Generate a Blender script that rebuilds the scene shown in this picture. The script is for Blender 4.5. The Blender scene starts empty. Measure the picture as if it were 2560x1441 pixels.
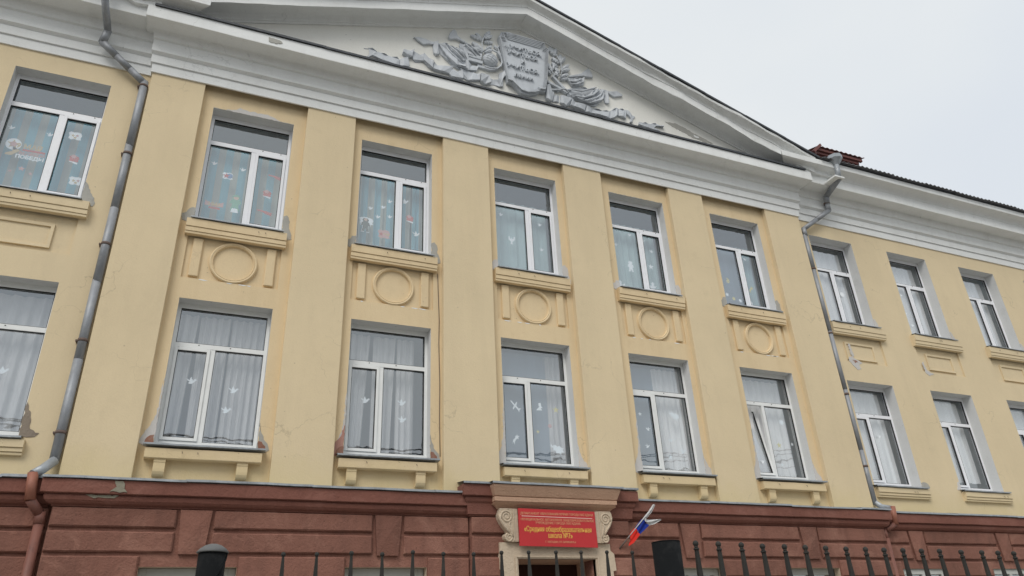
import bpy, bmesh, math, random
from mathutils import Vector, Matrix
R = math.radians
scene = bpy.context.scene
col = scene.collection
random.seed(7)

# ------------------------------------------------------------------ camera
cam = bpy.data.cameras.new('camera')
cam.sensor_width = 36.0
cam.lens = 1837.144 / 2560 * 36
cam.clip_start = 0.05
cam.clip_end = 2000
cam_ob = bpy.data.objects.new('camera', cam)
col.objects.link(cam_ob)
cam_ob.location = (-0.1193, -10.8093, 0.1214)
cam_ob.rotation_euler = (2.0419, 0.0442, -0.3973)
scene.camera = cam_ob

# ------------------------------------------------------------------ sky, sun, exposure
SUN_EL, SUN_AZ = 47, -38          # azimuth from -Y towards -X
world = bpy.data.worlds.new('World')
scene.world = world
world.use_nodes = True
wn = world.node_tree.nodes
wl = world.node_tree.links
wn.clear()
w_out = wn.new('ShaderNodeOutputWorld')
w_bg = wn.new('ShaderNodeBackground')
w_bg.inputs['Strength'].default_value = 0.1
w_sky = wn.new('ShaderNodeTexSky')
w_sky.sky_type = 'NISHITA'
w_sky.sun_disc = False
w_sky.sun_elevation = R(SUN_EL)
w_sky.sun_rotation = R(180 + SUN_AZ)
w_tc = wn.new('ShaderNodeTexCoord')
w_map = wn.new('ShaderNodeMapping')
w_map.inputs['Scale'].default_value = (1.0, 1.0, 1.6)
w_noise = wn.new('ShaderNodeTexNoise')
w_noise.inputs['Scale'].default_value = 1.7
w_noise.inputs['Detail'].default_value = 4
w_noise.inputs['Roughness'].default_value = 0.45
w_ramp = wn.new('ShaderNodeValToRGB')
w_ramp.color_ramp.elements[0].position = 0.34
w_ramp.color_ramp.elements[0].color = (0.84, 0.895, 0.96, 1)
w_ramp.color_ramp.elements[1].position = 0.66
w_ramp.color_ramp.elements[1].color = (0.97, 1.0, 1.0, 1)
w_gain = wn.new('ShaderNodeVectorMath')
w_gain.operation = 'SCALE'
w_gain.inputs['Scale'].default_value = 7.9
w_mix = wn.new('ShaderNodeMix')
w_mix.data_type = 'RGBA'
w_mix.inputs['Factor'].default_value = 0.97
wl.new(w_tc.outputs['Generated'], w_map.inputs['Vector'])
wl.new(w_map.outputs['Vector'], w_noise.inputs['Vector'])
wl.new(w_noise.outputs['Fac'], w_ramp.inputs['Fac'])
wl.new(w_ramp.outputs['Color'], w_gain.inputs[0])
wl.new(w_sky.outputs['Color'], w_mix.inputs['A'])
wl.new(w_gain.outputs['Vector'], w_mix.inputs['B'])
wl.new(w_mix.outputs['Result'], w_bg.inputs['Color'])
wl.new(w_bg.outputs['Background'], w_out.inputs['Surface'])

sun = bpy.data.lights.new('sun', 'SUN')
sun.energy = 1.5
sun.angle = R(30)
sun.color = (1.0, 0.96, 0.9)
sun_ob = bpy.data.objects.new('sun', sun)
col.objects.link(sun_ob)
to_sun = Vector((math.sin(R(SUN_AZ)) * math.cos(R(SUN_EL)), -math.cos(R(SUN_AZ)) * math.cos(R(SUN_EL)), math.sin(R(SUN_EL))))
sun_ob.rotation_euler = to_sun.to_track_quat('Z', 'Y').to_euler()
sun_ob.location = (0, -20, 30)

scene.view_settings.view_transform = 'Standard'
scene.view_settings.look = 'None'
scene.view_settings.exposure = 0.15
scene.view_settings.gamma = 1.0
scene.view_settings.use_curve_mapping = False

# ------------------------------------------------------------------ materials
def srgb(r, g, b):
    f = lambda c: (c / 255 / 12.92) if c / 255 <= 0.04045 else ((c / 255 + 0.055) / 1.055) ** 2.4
    return (f(r), f(g), f(b), 1)


class NT:
    """tiny helper round a material's node tree"""
    def __init__(self, name):
        self.m = bpy.data.materials.new(name)
        self.m.use_nodes = True
        self.n = self.m.node_tree.nodes
        self.l = self.m.node_tree.links
        self.b = self.n['Principled BSDF']
        self.g = self.n.new('ShaderNodeNewGeometry')

    def noise(self, scale, detail=4, rough=0.55, stretch=None, distort=0.0):
        t = self.n.new('ShaderNodeTexNoise')
        t.inputs['Scale'].default_value = scale
        t.inputs['Detail'].default_value = detail
        t.inputs['Roughness'].default_value = rough
        t.inputs['Distortion'].default_value = distort
        if stretch:
            mp = self.n.new('ShaderNodeMapping')
            mp.inputs['Scale'].default_value = stretch
            self.l.new(self.g.outputs['Position'], mp.inputs['Vector'])
            self.l.new(mp.outputs['Vector'], t.inputs['Vector'])
        else:
            self.l.new(self.g.outputs['Position'], t.inputs['Vector'])
        return t.outputs['Fac']

    def ramp(self, fac, stops, interp='LINEAR'):
        r = self.n.new('ShaderNodeValToRGB')
        r.color_ramp.interpolation = interp
        e = r.color_ramp.elements
        while len(e) < len(stops):
            e.new(0.5)
        for i, (p, c) in enumerate(stops):
            e[i].position = p
            e[i].color = c if len(c) == 4 else (*c, 1)
        self.l.new(fac, r.inputs['Fac'])
        return r.outputs['Color']

    def mix(self, fac, a, b, mode='MIX'):
        m = self.n.new('ShaderNodeMix')
        m.data_type = 'RGBA'
        m.blend_type = mode
        for sock, v in ((m.inputs['Factor'], fac), (m.inputs['A'], a), (m.inputs['B'], b)):
            if isinstance(v, (int, float, tuple)):
                sock.default_value = v
            else:
                self.l.new(v, sock)
        return m.outputs['Result']

    def math(self, op, a, b=None, clamp=False):
        m = self.n.new('ShaderNodeMath')
        m.operation = op
        m.use_clamp = clamp
        for i, v in enumerate((a, b)):
            if v is None:
                continue
            if isinstance(v, (int, float)):
                m.inputs[i].default_value = v
            else:
                self.l.new(v, m.inputs[i])
        return m.outputs[0]

    def bump(self, h, dist, strength=1.0, prev=None):
        b = self.n.new('ShaderNodeBump')
        b.inputs['Distance'].default_value = dist
        b.inputs['Strength'].default_value = strength
        self.l.new(h, b.inputs['Height'])
        if prev is not None:
            self.l.new(prev, b.inputs['Normal'])
        self.l.new(b.outputs['Normal'], self.b.inputs['Normal'])
        return b.outputs['Normal']

    def done(self, colour, rough=0.9, metal=0.0, spec=0.3):
        if isinstance(colour, tuple):
            self.b.inputs['Base Color'].default_value = colour
        else:
            self.l.new(colour, self.b.inputs['Base Color'])
        if isinstance(rough, (int, float)):
            self.b.inputs['Roughness'].default_value = rough
        else:
            self.l.new(rough, self.b.inputs['Roughness'])
        self.b.inputs['Metallic'].default_value = metal
        self.b.inputs['Specular IOR Level'].default_value = spec
        return self.m


def mul(c, k):
    return (c[0] * k, c[1] * k, c[2] * k, 1)


def painted(name, c, var=0.12, grime=0.25, grime_c=None, bump=0.002, bscale=60, rough=0.9, streak=0.5, coarse=None, spec=0.2, crack=0.0, foot=None, rand=0.0, fade=None):
    """weathered paint or render: broad tone drift, vertical streaks, fine grain"""
    t = NT(name)
    a = t.noise(0.55, 5, 0.6)
    c1 = t.ramp(a, [(0.3, mul(c, 1 - var)), (0.7, mul(c, 1 + var * 0.5))])
    s = t.noise(1.6, 5, 0.65, (2.2, 2.2, 0.3))
    sm = t.ramp(s, [(0.48, (0, 0, 0)), (0.78, (1, 1, 1))])
    gc = grime_c or mul(c, 0.55)
    f = t.math('MULTIPLY', sm, grime * streak)
    c2 = t.mix(f, c1, gc)
    p = t.noise(3.1, 6, 0.7)
    pm = t.ramp(p, [(0.56, (0, 0, 0)), (0.8, (1, 1, 1))])
    c3 = t.mix(t.math('MULTIPLY', pm, grime), c2, gc)
    fine = t.noise(bscale, 3, 0.6)
    c4 = t.mix(0.10, c3, t.ramp(fine, [(0.3, mul(c, 0.7)), (0.7, mul(c, 1.15))]))
    # few dark pits
    pit = t.noise(17, 2, 0.5)
    c5 = t.mix(t.ramp(pit, [(0.735, (0, 0, 0)), (0.77, (0.6, 0.6, 0.6))]), c4, mul(c, 0.45))
    if fade:
        fm = t.ramp(t.noise(1.3, 5, 0.7, None, 0.8), [(0.52, (0, 0, 0)), (0.68, (0.55, 0.55, 0.55))])
        c5 = t.mix(fm, c5, fade)
    if foot:
        sp = t.n.new('ShaderNodeSeparateXYZ')
        t.l.new(t.g.outputs['Position'], sp.inputs[0])
        zz = t.math('ADD', sp.outputs['Z'], t.math('MULTIPLY', t.noise(2.2, 5, 0.65), -0.9))
        zm = t.ramp(t.math('SUBTRACT', zz, 1.6), [(0.30, (0.55, 0.55, 0.55)), (0.85, (0, 0, 0))])
        c5 = t.mix(zm, c5, foot)
    if crack:
        v = t.n.new('ShaderNodeTexVoronoi')
        v.feature = 'DISTANCE_TO_EDGE'
        v.inputs['Scale'].default_value = 0.9
        wv = t.n.new('ShaderNodeVectorMath')
        wv.operation = 'ADD'
        nz = t.n.new('ShaderNodeTexNoise')
        nz.inputs['Scale'].default_value = 3.5
        nz.inputs['Detail'].default_value = 5
        t.l.new(t.g.outputs['Position'], nz.inputs['Vector'])
        sc = t.n.new('ShaderNodeVectorMath')
        sc.operation = 'SCALE'
        sc.inputs['Scale'].default_value = 0.45
        t.l.new(nz.outputs['Color'], sc.inputs[0])
        t.l.new(t.g.outputs['Position'], wv.inputs[0])
        t.l.new(sc.outputs[0], wv.inputs[1])
        t.l.new(wv.outputs[0], v.inputs['Vector'])
        cm = t.ramp(v.outputs['Distance'], [(0.0, (1, 1, 1)), (0.007, (0, 0, 0))])
        mask = t.ramp(t.noise(0.8, 3, 0.6), [(0.54, (0, 0, 0)), (0.62, (1, 1, 1))])
        cf = t.math('MULTIPLY', t.math('MULTIPLY', cm, mask), crack)
        c5 = t.mix(cf, c5, mul(c, 0.42))
    if rand:
        oi = t.n.new('ShaderNodeObjectInfo')
        k = t.math('ADD', t.math('MULTIPLY', oi.outputs['Random'], 2 * rand), 1 - rand)
        cb = t.n.new('ShaderNodeCombineXYZ')
        for s_ in range(3):
            t.l.new(k, cb.inputs[s_])
        c5 = t.mix(1.0, c5, cb.outputs[0], 'MULTIPLY')
    n = t.bump(t.noise(9, 4, 0.6), bump * 2.0, 0.6)
    n = t.bump(fine, bump, 1.0, n)
    if coarse:
        n = t.bump(t.noise(coarse, 2, 0.6, None, 0.3), 0.009, 1.0, n)
    return t.done(c5, rough, 0, spec)


YEL = (0.74, 0.61, 0.405, 1)
YEL_R = (0.765, 0.61, 0.39, 1)  # same yellow paint, warmed to hold the light bounced inside the recess
M = {}
M['plaster'] = painted('yellow_plaster', YEL, 0.07, 0.22, (0.47, 0.385, 0.26, 1), 0.0025, 45, streak=0.8, crack=0.38, foot=(0.60, 0.49, 0.25, 1))
M['plaster_recess'] = painted('bounce_warmed_plaster', YEL_R, 0.08, 0.30, (0.50, 0.36, 0.19, 1), 0.003, 45, streak=0.9, crack=0.35, foot=(0.60, 0.49, 0.25, 1))
M['white'] = painted('white_lime_paint', (0.83, 0.84, 0.83, 1), 0.05, 0.30, (0.52, 0.51, 0.48, 1), 0.002, 40, streak=0.8, crack=0.3)
M['tympanum'] = painted('cream_lime_paint', (0.80, 0.79, 0.74, 1), 0.05, 0.2, (0.45, 0.42, 0.36, 1), 0.002, 40)
M['lumpy_white'] = painted('lumpy_white_mortar', (0.82, 0.83, 0.82, 1), 0.08, 0.42, (0.36, 0.36, 0.32, 1), 0.004, 25, coarse=3.5)
M['reveal'] = painted('grey_reveal_paint', (0.72, 0.72, 0.71, 1), 0.08, 0.3, (0.34, 0.33, 0.31, 1), 0.002, 40)
M['cement'] = painted('bare_grey_cement', (0.43, 0.42, 0.385, 1), 0.2, 0.5, (0.2, 0.19, 0.17, 1), 0.006, 30)
M['pale_patch'] = painted('pale_filler', (0.62, 0.60, 0.58, 1), 0.15, 0.3, (0.45, 0.36, 0.32, 1), 0.004, 30)
M['brick_patch'] = painted('exposed_brick', (0.34, 0.17, 0.12, 1), 0.4, 0.8, (0.5, 0.42, 0.36, 1), 0.01, 22)
M['brown_mortar'] = painted('brown_crumbling_mortar', (0.30, 0.25, 0.20, 1), 0.3, 0.7, (0.16, 0.12, 0.1, 1), 0.01, 24)
M['dark_cement'] = painted('olive_grey_cement', (0.29, 0.27, 0.21, 1), 0.25, 0.6, (0.17, 0.13, 0.11, 1), 0.008, 26)
M['pink_patch'] = painted('pink_old_plaster', (0.50, 0.27, 0.22, 1), 0.3, 0.9, (0.7, 0.62, 0.56, 1), 0.006, 26)
M['plinth'] = painted('red_brown_render', (0.25, 0.118, 0.088, 1), 0.22, 0.6, (0.105, 0.055, 0.045, 1), 0.007, 46, coarse=28, rand=0.10, fade=(0.38, 0.20, 0.15, 1), crack=0.35, streak=0.9)
M['plinth_trim'] = painted('red_brown_moulding', (0.225, 0.096, 0.073, 1), 0.16, 0.4, (0.10, 0.045, 0.04, 1), 0.004, 40, coarse=20, fade=(0.29, 0.14, 0.11, 1))
M['portal'] = painted('pinkish_beige_stone', (0.60, 0.385, 0.27, 1), 0.12, 0.4, (0.26, 0.14, 0.10, 1), 0.005, 40, coarse=22)
M['portal_light'] = painted('light_beige_render', (0.60, 0.49, 0.37, 1), 0.08, 0.3, (0.33, 0.26, 0.2, 1), 0.005, 45, coarse=25)
M['relief'] = painted('silver_grey_paint', (0.56, 0.59, 0.625, 1), 0.2, 0.8, (0.14, 0.15, 0.16, 1), 0.003, 30, rough=0.55, spec=0.5)
M['door'] = painted('dark_brown_door', (0.05, 0.022, 0.017, 1), 0.1, 0.3)


def metal(name, c, rough=0.45, metallic=0.75, grime_c=(0.1, 0.09, 0.08, 1), grime=0.5, scale=4):
    t = NT(name)
    a = t.noise(scale, 6, 0.65, (1, 1, 0.4))
    c1 = t.ramp(a, [(0.3, mul(c, 0.75)), (0.7, mul(c, 1.12))])
    g = t.ramp(t.noise(9, 6, 0.7), [(0.52, (0, 0, 0)), (0.72, (1, 1, 1))])
    c2 = t.mix(t.math('MULTIPLY', g, grime), c1, grime_c)
    t.bump(t.noise(14, 4, 0.6), 0.004, 0.7)
    return t.done(c2, t.math('ADD', t.math('MULTIPLY', a, 0.3), rough - 0.15), metallic, 0.5)


M['zinc'] = metal('galvanised_zinc', (0.40, 0.43, 0.46, 1), 0.5, 0.35, (0.16, 0.15, 0.14, 1))
M['pipe'] = metal('weathered_grey_pipe', (0.31, 0.325, 0.35, 1), 0.55, 0.3, (0.42, 0.42, 0.40, 1), 0.45, 7)
M['pipe_orange'] = metal('red_painted_pipe', (0.33, 0.13, 0.085, 1), 0.6, 0.1, (0.16, 0.06, 0.045, 1), 0.6, 6)
M['pipe_shaded'] = metal('shaded_red_painted_pipe', (0.21, 0.085, 0.062, 1), 0.6, 0.0, (0.10, 0.045, 0.04, 1), 0.7, 5)  # same red pipe paint, darkened to paint shade on the lower sections
M['dark_metal'] = metal('dark_roof_edge_metal', (0.055, 0.06, 0.068, 1), 0.55, 0.3, (0.2, 0.2, 0.2, 1), 0.35)
M['fence'] = metal('dull_black_fence_paint', (0.038, 0.037, 0.034, 1), 0.7, 0.0, (0.075, 0.06, 0.05, 1), 0.5)
M['post'] = metal('matt_black_post_paint', (0.009, 0.010, 0.011, 1), 0.85, 0.0, (0.05, 0.05, 0.05, 1), 0.3, 3)
M['post'].node_tree.nodes['Principled BSDF'].inputs['Specular IOR Level'].default_value = 0.12
M['fence'].node_tree.nodes['Principled BSDF'].inputs['Specular IOR Level'].default_value = 0.25
M['post_cap'] = metal('grey_domed_cap', (0.13, 0.13, 0.13, 1), 0.7, 0.0, (0.08, 0.08, 0.08, 1), 0.3)
M['slate'] = metal('grey_corrugated_sheet', (0.15, 0.15, 0.16, 1), 0.75, 0.0, (0.2, 0.2, 0.19, 1), 0.5)
M['red_roof'] = metal('red_brown_roof_sheet', (0.17, 0.055, 0.045, 1), 0.6, 0.0, (0.08, 0.035, 0.03, 1), 0.5)


def simple(name, c, rough=0.6, spec=0.4, var=0.06, scale=5):
    t = NT(name)
    return t.done(t.ramp(t.noise(scale, 4, 0.6), [(0.3, mul(c, 1 - var)), (0.7, mul(c, 1 + var))]), rough, 0, spec)


M['pvc'] = simple('white_window_plastic', (0.86, 0.87, 0.90, 1), 0.35, 0.5, 0.03)
M['pvc_cream'] = simple('cream_window_plastic', (0.82, 0.83, 0.82, 1), 0.35, 0.5, 0.04)
M['pvc_shaded'] = simple('shaded_window_plastic', (0.50, 0.51, 0.48, 1), 0.5, 0.4, 0.06)  # ground-floor frames: white plastic darkened to stand for the shadow there
M['gasket'] = simple('black_rubber_gasket', (0.02, 0.02, 0.02, 1), 0.6)
M['paper'] = simple('white_paper', (0.90, 0.94, 0.97, 1), 0.8)
M['paper_yellow'] = simple('yellow_paper', (0.75, 0.66, 0.22, 1), 0.8)
M['paper_red'] = simple('red_paper', (0.55, 0.10, 0.08, 1), 0.8)
M['paper_pink'] = simple('pink_paper', (0.62, 0.36, 0.34, 1), 0.8)
M['paper_blue'] = simple('blue_paper', (0.16, 0.28, 0.50, 1), 0.8)
M['paper_green'] = simple('green_paper', (0.20, 0.48, 0.34, 1), 0.8)
M['paper_dark'] = simple('dark_green_paper', (0.07, 0.09, 0.07, 1), 0.8)
M['paper_gold'] = simple('gold_paper', (0.62, 0.47, 0.24, 1), 0.8)
M['paper_skin'] = simple('peach_paper', (0.68, 0.48, 0.38, 1), 0.8)
M['room'] = simple('dim_room_wall', (0.34, 0.48, 0.56, 1), 0.9, 0.1)
M['sign_red'] = simple('red_signboard', (0.52, 0.028, 0.032, 1), 0.45, 0.5, 0.04, 2)
M['sign_gold'] = simple('gold_lettering', (0.80, 0.46, 0.10, 1), 0.5)
M['sign_pink'] = simple('pale_gold_lettering', (0.72, 0.36, 0.20, 1), 0.5)
M['sign_line'] = simple('pale_pink_line', (0.85, 0.62, 0.55, 1), 0.5)
M['flag_white'] = simple('white_flag_cloth', (0.62, 0.62, 0.62, 1), 0.85, 0.1, 0.12, 30)
M['flag_blue'] = simple('blue_flag_cloth', (0.02, 0.04, 0.26, 1), 0.85, 0.1)
M['flag_red'] = simple('red_flag_cloth', (0.60, 0.035, 0.025, 1), 0.85, 0.1)
M['asphalt'] = painted('asphalt', (0.085, 0.085, 0.085, 1), 0.2, 0.4, (0.035, 0.035, 0.035, 1), 0.006, 60)
M['paving'] = painted('concrete_paving', (0.33, 0.32, 0.29, 1), 0.15, 0.4, (0.14, 0.135, 0.125, 1), 0.003, 40)
M['far_wall'] = painted('far_grey_plaster', (0.42, 0.40, 0.36, 1), 0.1, 0.3)
M['far_roof'] = simple('far_brown_roof', (0.14, 0.10, 0.085, 1), 0.8)
M['far_glass'] = simple('far_window_glass', (0.04, 0.05, 0.06, 1), 0.1, 0.8)
M['wire'] = simple('black_cable', (0.02, 0.02, 0.02, 1), 0.6)

# glass: clear sheet with true Fresnel reflection
g = bpy.data.materials.new('window_glass')
g.use_nodes = True
gn, gl = g.node_tree.nodes, g.node_tree.links
gn.clear()
go = gn.new('ShaderNodeOutputMaterial')
gm = gn.new('ShaderNodeMixShader')
gt = gn.new('ShaderNodeBsdfTransparent')
gt.inputs['Color'].default_value = (0.95, 0.96, 0.965, 1)
gg = gn.new('ShaderNodeBsdfGlossy')
gg.inputs['Roughness'].default_value = 0.015
gg.inputs['Color'].default_value = (0.93, 0.97, 1.0, 1)
gf = gn.new('ShaderNodeFresnel')
gf.inputs['IOR'].default_value = 3.2
gb = gn.new('ShaderNodeNewGeometry')
gi = gn.new('ShaderNodeMath')
gi.operation = 'SUBTRACT'
gi.inputs[0].default_value = 1.0
gx = gn.new('ShaderNodeMath')
gx.operation = 'MULTIPLY'
g_wob = gn.new('ShaderNodeTexNoise')
g_wob.inputs['Scale'].default_value = 2.5
g_bump = gn.new('ShaderNodeBump')
g_bump.inputs['Distance'].default_value = 0.0012
gl.new(gb.outputs['Position'], g_wob.inputs['Vector'])
gl.new(g_wob.outputs['Fac'], g_bump.inputs['Height'])
gl.new(g_bump.outputs['Normal'], gg.inputs['Normal'])
gl.new(gb.outputs['Backfacing'], gi.inputs[1])
gl.new(gf.outputs['Fac'], gx.inputs[0])
gl.new(gi.outputs[0], gx.inputs[1])
gl.new(gx.outputs[0], gm.inputs['Fac'])
gl.new(gt.outputs[0], gm.inputs[1])
gl.new(gg.outputs[0], gm.inputs[2])
gl.new(gm.outputs[0], go.inputs['Surface'])
M['glass'] = g


def cloth_mat(name, c, stripe=None, period=0.26, trans=0.35):
    t = NT(name)
    if stripe:
        sx = t.n.new('ShaderNodeSeparateXYZ')
        tc = t.n.new('ShaderNodeTexCoord')
        t.l.new(tc.outputs['Object'], sx.inputs[0])
        w = t.math('FRACT', t.math('ADD', t.math('DIVIDE', sx.outputs['X'], period), 8.0))
        fac = t.ramp(w, [(0.0, (0, 0, 0)), (0.03, (1, 1, 1)), (0.46, (1, 1, 1)), (0.52, (0, 0, 0))])
        colr = t.mix(fac, c, stripe)
    else:
        colr = t.ramp(t.noise(3, 4, 0.6, (1, 1, 0.2)), [(0.3, mul(c, 0.88)), (0.7, mul(c, 1.06))])
    t.b.inputs['Sheen Weight'].default_value = 0.0
    m = t.done(colr, 0.95, 0, 0.05)
    tr = t.n.new('ShaderNodeBsdfTranslucent')
    mx = t.n.new('ShaderNodeMixShader')
    mx.inputs['Fac'].default_value = trans * 0.5
    t.l.new(colr, tr.inputs['Color'])
    out = t.n['Material Output']
    t.l.new(t.b.outputs[0], mx.inputs[1])
    t.l.new(tr.outputs[0], mx.inputs[2])
    t.l.new(mx.outputs[0], out.inputs['Surface'])
    return m


M['cur_stripe'] = cloth_mat('blue_tan_striped_cloth', (0.25, 0.57, 0.68, 1), (0.53, 0.56, 0.50, 1), 0.235)
M['cur_teal'] = cloth_mat('pale_teal_cloth', (0.55, 0.72, 0.73, 1))
M['cur_teal2'] = cloth_mat('grey_teal_cloth', (0.42, 0.60, 0.64, 1))
M['cur_white'] = cloth_mat('white_sheer_cloth', (0.66, 0.65, 0.65, 1), trans=0.1)
M['cur_sky_bright'] = cloth_mat('sky_bright_white_cloth', (0.90, 0.89, 0.89, 1), trans=0.05)  # white cloth brightened to stand in for sky reflected in the right-hand panes
M['cur_grey'] = cloth_mat('blue_grey_curtain_reflection_cloth', (0.30, 0.37, 0.45, 1))  # one real curtain; in the lower panes a painted grey-blue sky reflection

# ------------------------------------------------------------------ mesh helpers
def link(name, me, mat, parent=None, smooth=False, label=None):
    o = bpy.data.objects.new(name, me)
    col.objects.link(o)
    if mat is not None and len(me.materials) == 0:
        me.materials.append(M[mat] if isinstance(mat, str) else mat)
    if parent is not None:
        o.parent = parent
    if smooth:
        for p in me.polygons:
            p.use_smooth = True
    if label:
        o['label'] = label
    return o


def empty(name, label, cat, loc=(0, 0, 0), group=None):
    o = bpy.data.objects.new(name, None)
    o.location = loc
    o.empty_display_size = 0.2
    col.objects.link(o)
    o['label'] = label
    o['category'] = cat
    if group:
        o['group'] = group
    return o


class MB:
    def __init__(self):
        self.bm = bmesh.new()

    def box(self, x0, x1, y0, y1, z0, z1, bev=0.0):
        r = bmesh.ops.create_cube(self.bm, size=1)
        vs = r['verts']
        for v in vs:
            v.co = Vector(((x0 + x1) / 2 + v.co.x * (x1 - x0), (y0 + y1) / 2 + v.co.y * (y1 - y0), (z0 + z1) / 2 + v.co.z * (z1 - z0)))
        if bev:
            es = list({e for v in vs for e in v.link_edges})
            bmesh.ops.bevel(self.bm, geom=es, offset=bev, segments=1, affect='EDGES')
        return vs

    def quad(self, a, b, c, d):
        vs = [self.bm.verts.new(p) for p in (a, b, c, d)]
        return self.bm.faces.new(vs)

    def prism(self, pts, y0, y1):
        """polygon in the x-z plane given a depth from y0 (front) to y1 (back)"""
        a = sum(pts[i][0] * pts[(i + 1) % len(pts)][1] - pts[(i + 1) % len(pts)][0] * pts[i][1] for i in range(len(pts)))
        if a < 0:
            pts = pts[::-1]
        f = [self.bm.verts.new((x, y0, z)) for x, z in pts]
        b = [self.bm.verts.new((x, y1, z)) for x, z in pts]
        self.bm.faces.new(f)
        self.bm.faces.new(b[::-1])
        n = len(pts)
        for i in range(n):
            self.bm.faces.new((f[(i + 1) % n], f[i], b[i], b[(i + 1) % n]))

    def tube(self, pts, rad, seg=14, cap=True):
        rads = rad if isinstance(rad, (list, tuple)) else [rad] * len(pts)
        P = [Vector(p) for p in pts]
        rings = []
        up = Vector((0, 1, 0.01)).normalized()
        for i, p in enumerate(P):
            if i == 0:
                d = P[1] - p
            elif i == len(P) - 1:
                d = p - P[-2]
            else:
                d = (P[i + 1] - p).normalized() + (p - P[i - 1]).normalized()
            d.normalize()
            s = d.cross(up)
            if s.length < 1e-3:
                s = d.cross(Vector((1, 0, 0)))
            s.normalize()
            t = s.cross(d).normalized()
            k = 1.0
            if 0 < i < len(P) - 1:
                c = max(0.35, d.dot((P[i + 1] - p).normalized()))
                k = 1 / c
            rings.append([self.bm.verts.new(p + (s * math.cos(a) + t * math.sin(a)) * rads[i]) for a in [2 * math.pi * j / seg for j in range(seg)]])
        for r0, r1 in zip(rings, rings[1:]):
            for j in range(seg):
                f = self.bm.faces.new((r0[j], r0[(j + 1) % seg], r1[(j + 1) % seg], r1[j]))
                f.smooth = True
        if cap:
            self.bm.faces.new(rings[0][::-1])
            self.bm.faces.new(rings[-1])

    def lathe(self, c, prof, seg=20):
        """profile [(r, z)] turned about the vertical through c"""
        rings = []
        for r, z in prof:
            rings.append([self.bm.verts.new((c[0] + r * math.cos(2 * math.pi * j / seg), c[1] + r * math.sin(2 * math.pi * j / seg), c[2] + z)) for j in range(seg)])
        for r0, r1 in zip(rings, rings[1:]):
            for j in range(seg):
                f = self.bm.faces.new((r0[j], r0[(j + 1) % seg], r1[(j + 1) % seg], r1[j]))
                f.smooth = True
        self.bm.faces.new(rings[0][::-1])
        self.bm.faces.new(rings[-1])

    def build(self, name, mat, parent=None, label=None, fix=True):
        if fix:
            bmesh.ops.recalc_face_normals(self.bm, faces=self.bm.faces)
        me = bpy.data.meshes.new(name)
        self.bm.to_mesh(me)
        self.bm.free()
        return link(name, me, mat, parent, label=label)


def wob(x, s=0.0):
    return 0.5 * math.sin(x * 1.7 + s) + 0.3 * math.sin(x * 4.3 + 1.3 * s + 1) + 0.2 * math.sin(x * 11.1 + 2.1 * s + 2)


def sweep(name, prof, x0, x1, base, mat, parent, ret=True, lat=None, step=0.35, amp=0.002, label=None, zfun=None, seed=0.0, back=0.3, ends=(True, True)):
    """moulding: profile points (d, z) run along X in front of plane y=base, mitred back at the ends"""
    lat = lat or (lambda d: d)
    bm = bmesh.new()
    zf = zfun or (lambda x: 0.0)
    n = max(2, int((x1 - x0) / step) + 1)
    rows = []
    for d, z in prof:
        e0 = lat(d) if ends[0] else 0
        e1 = lat(d) if ends[1] else 0
        row = []
        if ret and ends[0]:
            row.append(bm.verts.new((x0 - e0, base + back, z + zf(x0 - e0))))
        for i in range(n):
            t = i / (n - 1)
            x = (x0 - e0) * (1 - t) + (x1 + e1) * t
            a = amp * wob(x, seed + 7 * z)
            b = amp * wob(x + 5, seed + 3 * d)
            row.append(bm.verts.new((x, base - d + a, z + zf(x) + b)))
        if ret and ends[1]:
            row.append(bm.verts.new((x1 + e1, base + back, z + zf(x1 + e1))))
        rows.append(row)
    for r0, r1 in zip(rows, rows[1:]):
        for j in range(len(r0) - 1):
            bm.faces.new((r0[j], r0[j + 1], r1[j + 1], r1[j]))
    me = bpy.data.meshes.new(name)
    bm.to_mesh(me)
    bm.free()
    return link(name, me, mat, parent, label=label)


def text_mesh(body, size, extrude=0.0, sx=1.0, bold=0.0, align='CENTER', space=1.0):
    cu = bpy.data.curves.new('t', 'FONT')
    cu.body = body
    cu.size = size
    cu.align_x = align
    cu.align_y = 'CENTER'
    cu.extrude = extrude
    cu.offset = bold
    cu.space_character = space
    cu.resolution_u = 2
    o = bpy.data.objects.new('t', cu)
    col.objects.link(o)
    dg = bpy.context.evaluated_depsgraph_get()
    me = bpy.data.meshes.new_from_object(o.evaluated_get(dg))
    bpy.data.objects.remove(o)
    # stand it up, facing -Y
    me.transform(Matrix.Rotation(R(90), 4, 'X') @ Matrix.Diagonal((sx, 1, 1, 1)))
    return me


def put_text(name, body, size, loc, mat, parent, **k):
    me = text_mesh(body, size, **k)
    me.transform(Matrix.Translation(loc))
    me.materials.clear()
    # glyph outlines overlap themselves: keep their faces from sharing one plane
    bm = bmesh.new()
    bm.from_mesh(me)
    bmesh.ops.split_edges(bm, edges=bm.edges)
    rr = random.Random(len(body))
    for f in bm.faces:
        if abs(f.normal.y) > 0.9:
            dy = 0.0006 * rr.random()
            for v in f.verts:
                v.co.y -= dy
    bm.to_mesh(me)
    bm.free()
    return link(name, me, mat, parent)


# ------------------------------------------------------------------ ground (structure)
GZ = -1.48


def slab(name, x0, x1, y0, y1, z, mat):
    mb = MB()
    mb.quad((x0, y0, z), (x1, y0, z), (x1, y1, z), (x0, y1, z))
    o = mb.build(name, mat, fix=False)
    o['kind'] = 'structure'
    return o


slab('ground', -600, 600, -600, 600, GZ - 0.12, 'asphalt')
mb = MB()
mb.box(-80, 90, -14.5, 0.3, GZ - 0.115, GZ)
o = mb.build('pavement', 'paving')
o['kind'] = 'structure'

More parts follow.
